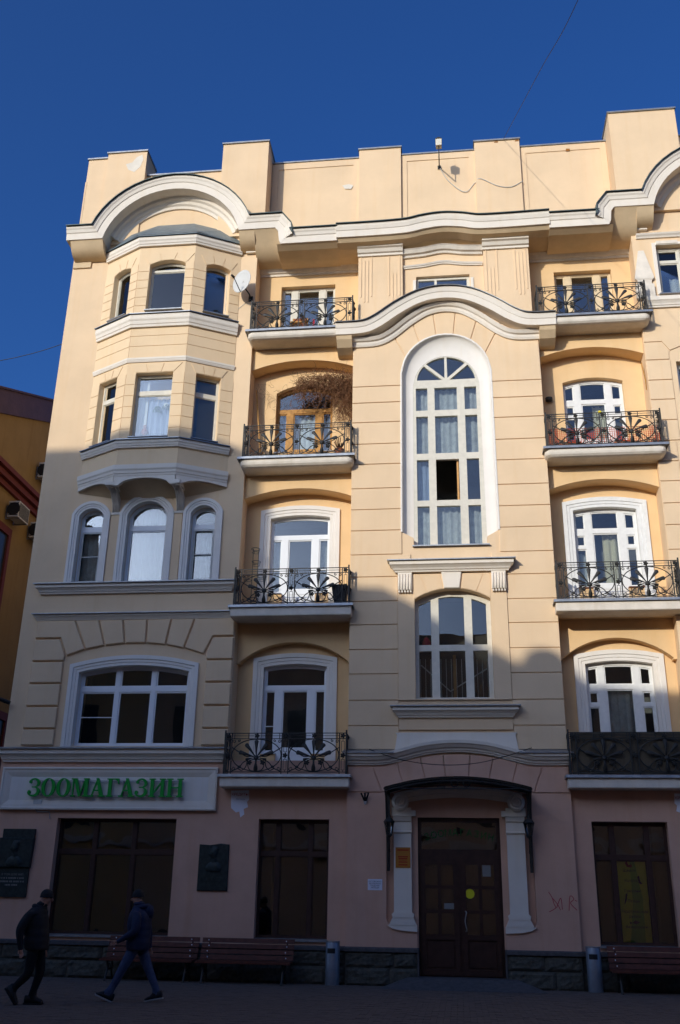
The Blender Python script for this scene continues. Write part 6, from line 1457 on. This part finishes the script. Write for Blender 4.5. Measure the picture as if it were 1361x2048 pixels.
def man_black():
    Y = -6.3; k = 'cloth_black'; tr = 'trouser_black'; J = {}; bn = []
    def j(n, x, dy, z, r_): J[n] = (x, Y + dy, z, r_)
    j('pelvis', -6.90, 0, 0.90, (0.18, 0.16)); j('waist', -6.92, 0, 1.06, (0.20, 0.175)); j('chest', -6.95, 0, 1.26, (0.21, 0.19)); j('upper', -6.94, 0, 1.37, (0.175, 0.15)); j('neck', -6.885, 0, 1.47, 0.068); j('head', -6.82, 0, 1.58, (0.108, 0.118)); j('crown', -6.815, 0, 1.65, (0.095, 0.10)); j('chin', -6.75, 0, 1.51, 0.058)
    bn += [('pelvis', 'waist', k), ('waist', 'chest', k), ('chest', 'upper', k), ('upper', 'neck', k), ('neck', 'head', 'skin'), ('head', 'crown', 'skin'), ('head', 'chin', 'skin')]
    for s, nm, el, wr in ((-1, 'R', (-7.11, -0.26, 1.09), (-7.04, -0.27, 0.84)), (1, 'L', (-6.97, 0.26, 1.08), (-6.86, 0.23, 0.85))):
        j('sh' + nm, -6.98, s * 0.19, 1.36, 0.10); J['el' + nm] = (el[0], Y + el[1], el[2], 0.08); J['wr' + nm] = (wr[0], Y + wr[1], wr[2], 0.050)
        bn += [('upper', 'sh' + nm, k), ('sh' + nm, 'el' + nm, k), ('el' + nm, 'wr' + nm, k)]
        d = Vector(J['wr' + nm][:3]) - Vector(J['el' + nm][:3]); hand(J, bn, 'wr' + nm, J['wr' + nm][:3], d, (1, 0, 0.1) if s < 0 else (0.2, 0.2, 1), -s)
    for nm, hp, kn, an, he, to in (('F', (-6.88, 0.09, 0.84), (-6.81, 0.09, 0.47), (-6.92, 0.08, 0.10), (-6.97, 0.08, 0.045), (-6.71, 0.07, 0.035)), ('B', (-6.90, -0.09, 0.84), (-6.93, -0.10, 0.45), (-7.19, -0.10, 0.21), (-7.24, -0.10, 0.185), (-7.09, -0.11, 0.04))):
        for q, p, r_ in (('hp', hp, 0.108), ('kn', kn, 0.078), ('an', an, 0.058), ('he', he, 0.042), ('to', to, 0.040)): j(q + nm, p[0], p[1], p[2], r_)
        bn += [('pelvis', 'hp' + nm, k), ('hp' + nm, 'kn' + nm, tr), ('kn' + nm, 'an' + nm, tr), ('an' + nm, 'he' + nm, 'shoe'), ('an' + nm, 'to' + nm, 'shoe')]
    t = person('man in black jacket, cap and trousers walking right at the left edge', J, bn, (-6.9, Y), None)
    head_parts(t, (-6.815 + 6.9, 0, 1.60), 1, 'cloth_black', None)
    c = MB(); c.tube([(-0.02 + 0.10 * math.cos(a) * 0.9, 0.10 * math.sin(a), 1.445 + 0.02 * math.cos(a) * -1) for a in [2 * math.pi * i / 18 for i in range(18)]], 0.038, 8, closed=True); c.tube([(0.022 + 0.062 * math.cos(a), 0.066 * math.sin(a), 1.495) for a in [2 * math.pi * i / 18 for i in range(18)]], 0.034, 8, closed=True); c.build('collar', 'cloth_black', t, smooth=True)
    jacket(t, [(0.02, 0.80, 0.165, 0.20), (0.0, 0.88, 0.185, 0.215), (-0.01, 1.0, 0.185, 0.21), (-0.03, 1.12, 0.185, 0.205), (-0.05, 1.25, 0.185, 0.215), (-0.055, 1.34, 0.165, 0.205), (-0.03, 1.42, 0.125, 0.15), (0.0, 1.475, 0.085, 0.09)], 'cloth_black')
    shoe(t, (-0.08, 0.08, 0.0), (0.17, 0.075, 0.0), 'shoe', 'black'); shoe(t, (-0.36, -0.10, 0.20), (-0.20, -0.105, 0.012), 'shoe', 'black')
def man_blue():
    Y = -5.3; k = 'jacket_blue'; tr = 'jeans'; J = {}; bn = []
    def j(n, x, dy, z, r_): J[n] = (x, Y + dy, z, r_)
    j('pelvis', -5.50, 0, 0.90, (0.18, 0.16)); j('waist', -5.50, 0, 1.05, (0.20, 0.18)); j('chest', -5.51, 0, 1.27, (0.21, 0.19)); j('upper', -5.51, 0, 1.40, (0.175, 0.15)); j('neck', -5.54, 0, 1.50, 0.066); j('head', -5.59, 0, 1.615, (0.108, 0.118)); j('crown', -5.585, 0, 1.68, (0.095, 0.10)); j('chin', -5.665, 0, 1.545, 0.058)
    bn += [('pelvis', 'waist', k), ('waist', 'chest', k), ('chest', 'upper', k), ('upper', 'neck', k), ('neck', 'head', 'skin'), ('head', 'crown', 'skin'), ('head', 'chin', 'skin')]
    for s, nm, el, wr in ((-1, 'L', (-5.49, -0.25, 1.08), (-5.76, -0.25, 0.95)), (1, 'R', (-5.42, 0.25, 1.10), (-5.36, 0.24, 0.86))):
        j('sh' + nm, -5.50, s * 0.19, 1.385, 0.10); J['el' + nm] = (el[0], Y + el[1], el[2], 0.082); J['wr' + nm] = (wr[0], Y + wr[1], wr[2], 0.050)
        bn += [('upper', 'sh' + nm, k), ('sh' + nm, 'el' + nm, k), ('el' + nm, 'wr' + nm, k)]
        d = Vector(J['wr' + nm][:3]) - Vector(J['el' + nm][:3]); hand(J, bn, 'wr' + nm, J['wr' + nm][:3], d, (0.1, 0.1, 1) if s < 0 else (1, 0, 0.1), s)
    for nm, hp, kn, an, he, to in (('F', (-5.53, -0.09, 0.84), (-5.73, -0.10, 0.46), (-5.91, -0.10, 0.10), (-5.87, -0.10, 0.045), (-6.10, -0.10, 0.12)), ('B', (-5.47, 0.09, 0.84), (-5.29, 0.09, 0.46), (-5.10, 0.09, 0.12), (-5.06, 0.09, 0.085), (-5.28, 0.08, 0.036))):
        for q, p, r_ in (('hp', hp, 0.110), ('kn', kn, 0.076), ('an', an, 0.060), ('he', he, 0.042), ('to', to, 0.040)): j(q + nm, p[0], p[1], p[2], r_)
        bn += [('pelvis', 'hp' + nm, tr), ('hp' + nm, 'kn' + nm, tr), ('kn' + nm, 'an' + nm, tr), ('an' + nm, 'he' + nm, 'shoe'), ('an' + nm, 'to' + nm, 'shoe')]
    t = person('man in blue hooded jacket and jeans walking left past the bench', J, bn, (-5.5, Y), None)
    head_parts(t, (-5.585 + 5.5, 0, 1.635), -1, 'cloth_black', None)
    c = MB(); c.tube([(0.02 + 0.10 * math.cos(a), 0.11 * math.sin(a), 1.475 + 0.02 * math.cos(a)) for a in [2 * math.pi * i / 18 for i in range(18)]], 0.042, 8, closed=True)
    c.lathe([(0, 0.10), (0.08, 0.08), (0.105, 0.0), (0.09, -0.10), (0, -0.14)], (0.125, 0, 1.42), 14); c.tube([(-0.04 + 0.064 * math.cos(a), 0.068 * math.sin(a), 1.525) for a in [2 * math.pi * i / 18 for i in range(18)]], 0.034, 8, closed=True); c.build('hood', 'jacket_blue', t, smooth=True)
    jacket(t, [(0.0, 0.79, 0.17, 0.205), (0.0, 0.87, 0.19, 0.22), (0.0, 0.98, 0.19, 0.215), (0.0, 1.10, 0.19, 0.21), (-0.01, 1.22, 0.195, 0.215), (-0.01, 1.34, 0.18, 0.21), (-0.02, 1.43, 0.13, 0.155), (-0.035, 1.50, 0.085, 0.09)], 'jacket_blue')
    shoe(t, (-0.375, -0.10, 0.0), (-0.61, -0.10, 0.085), 'shoe', 'sole'); shoe(t, (0.44, 0.09, 0.045), (0.20, 0.085, 0.0), 'shoe', 'sole')
man_black(); man_blue()
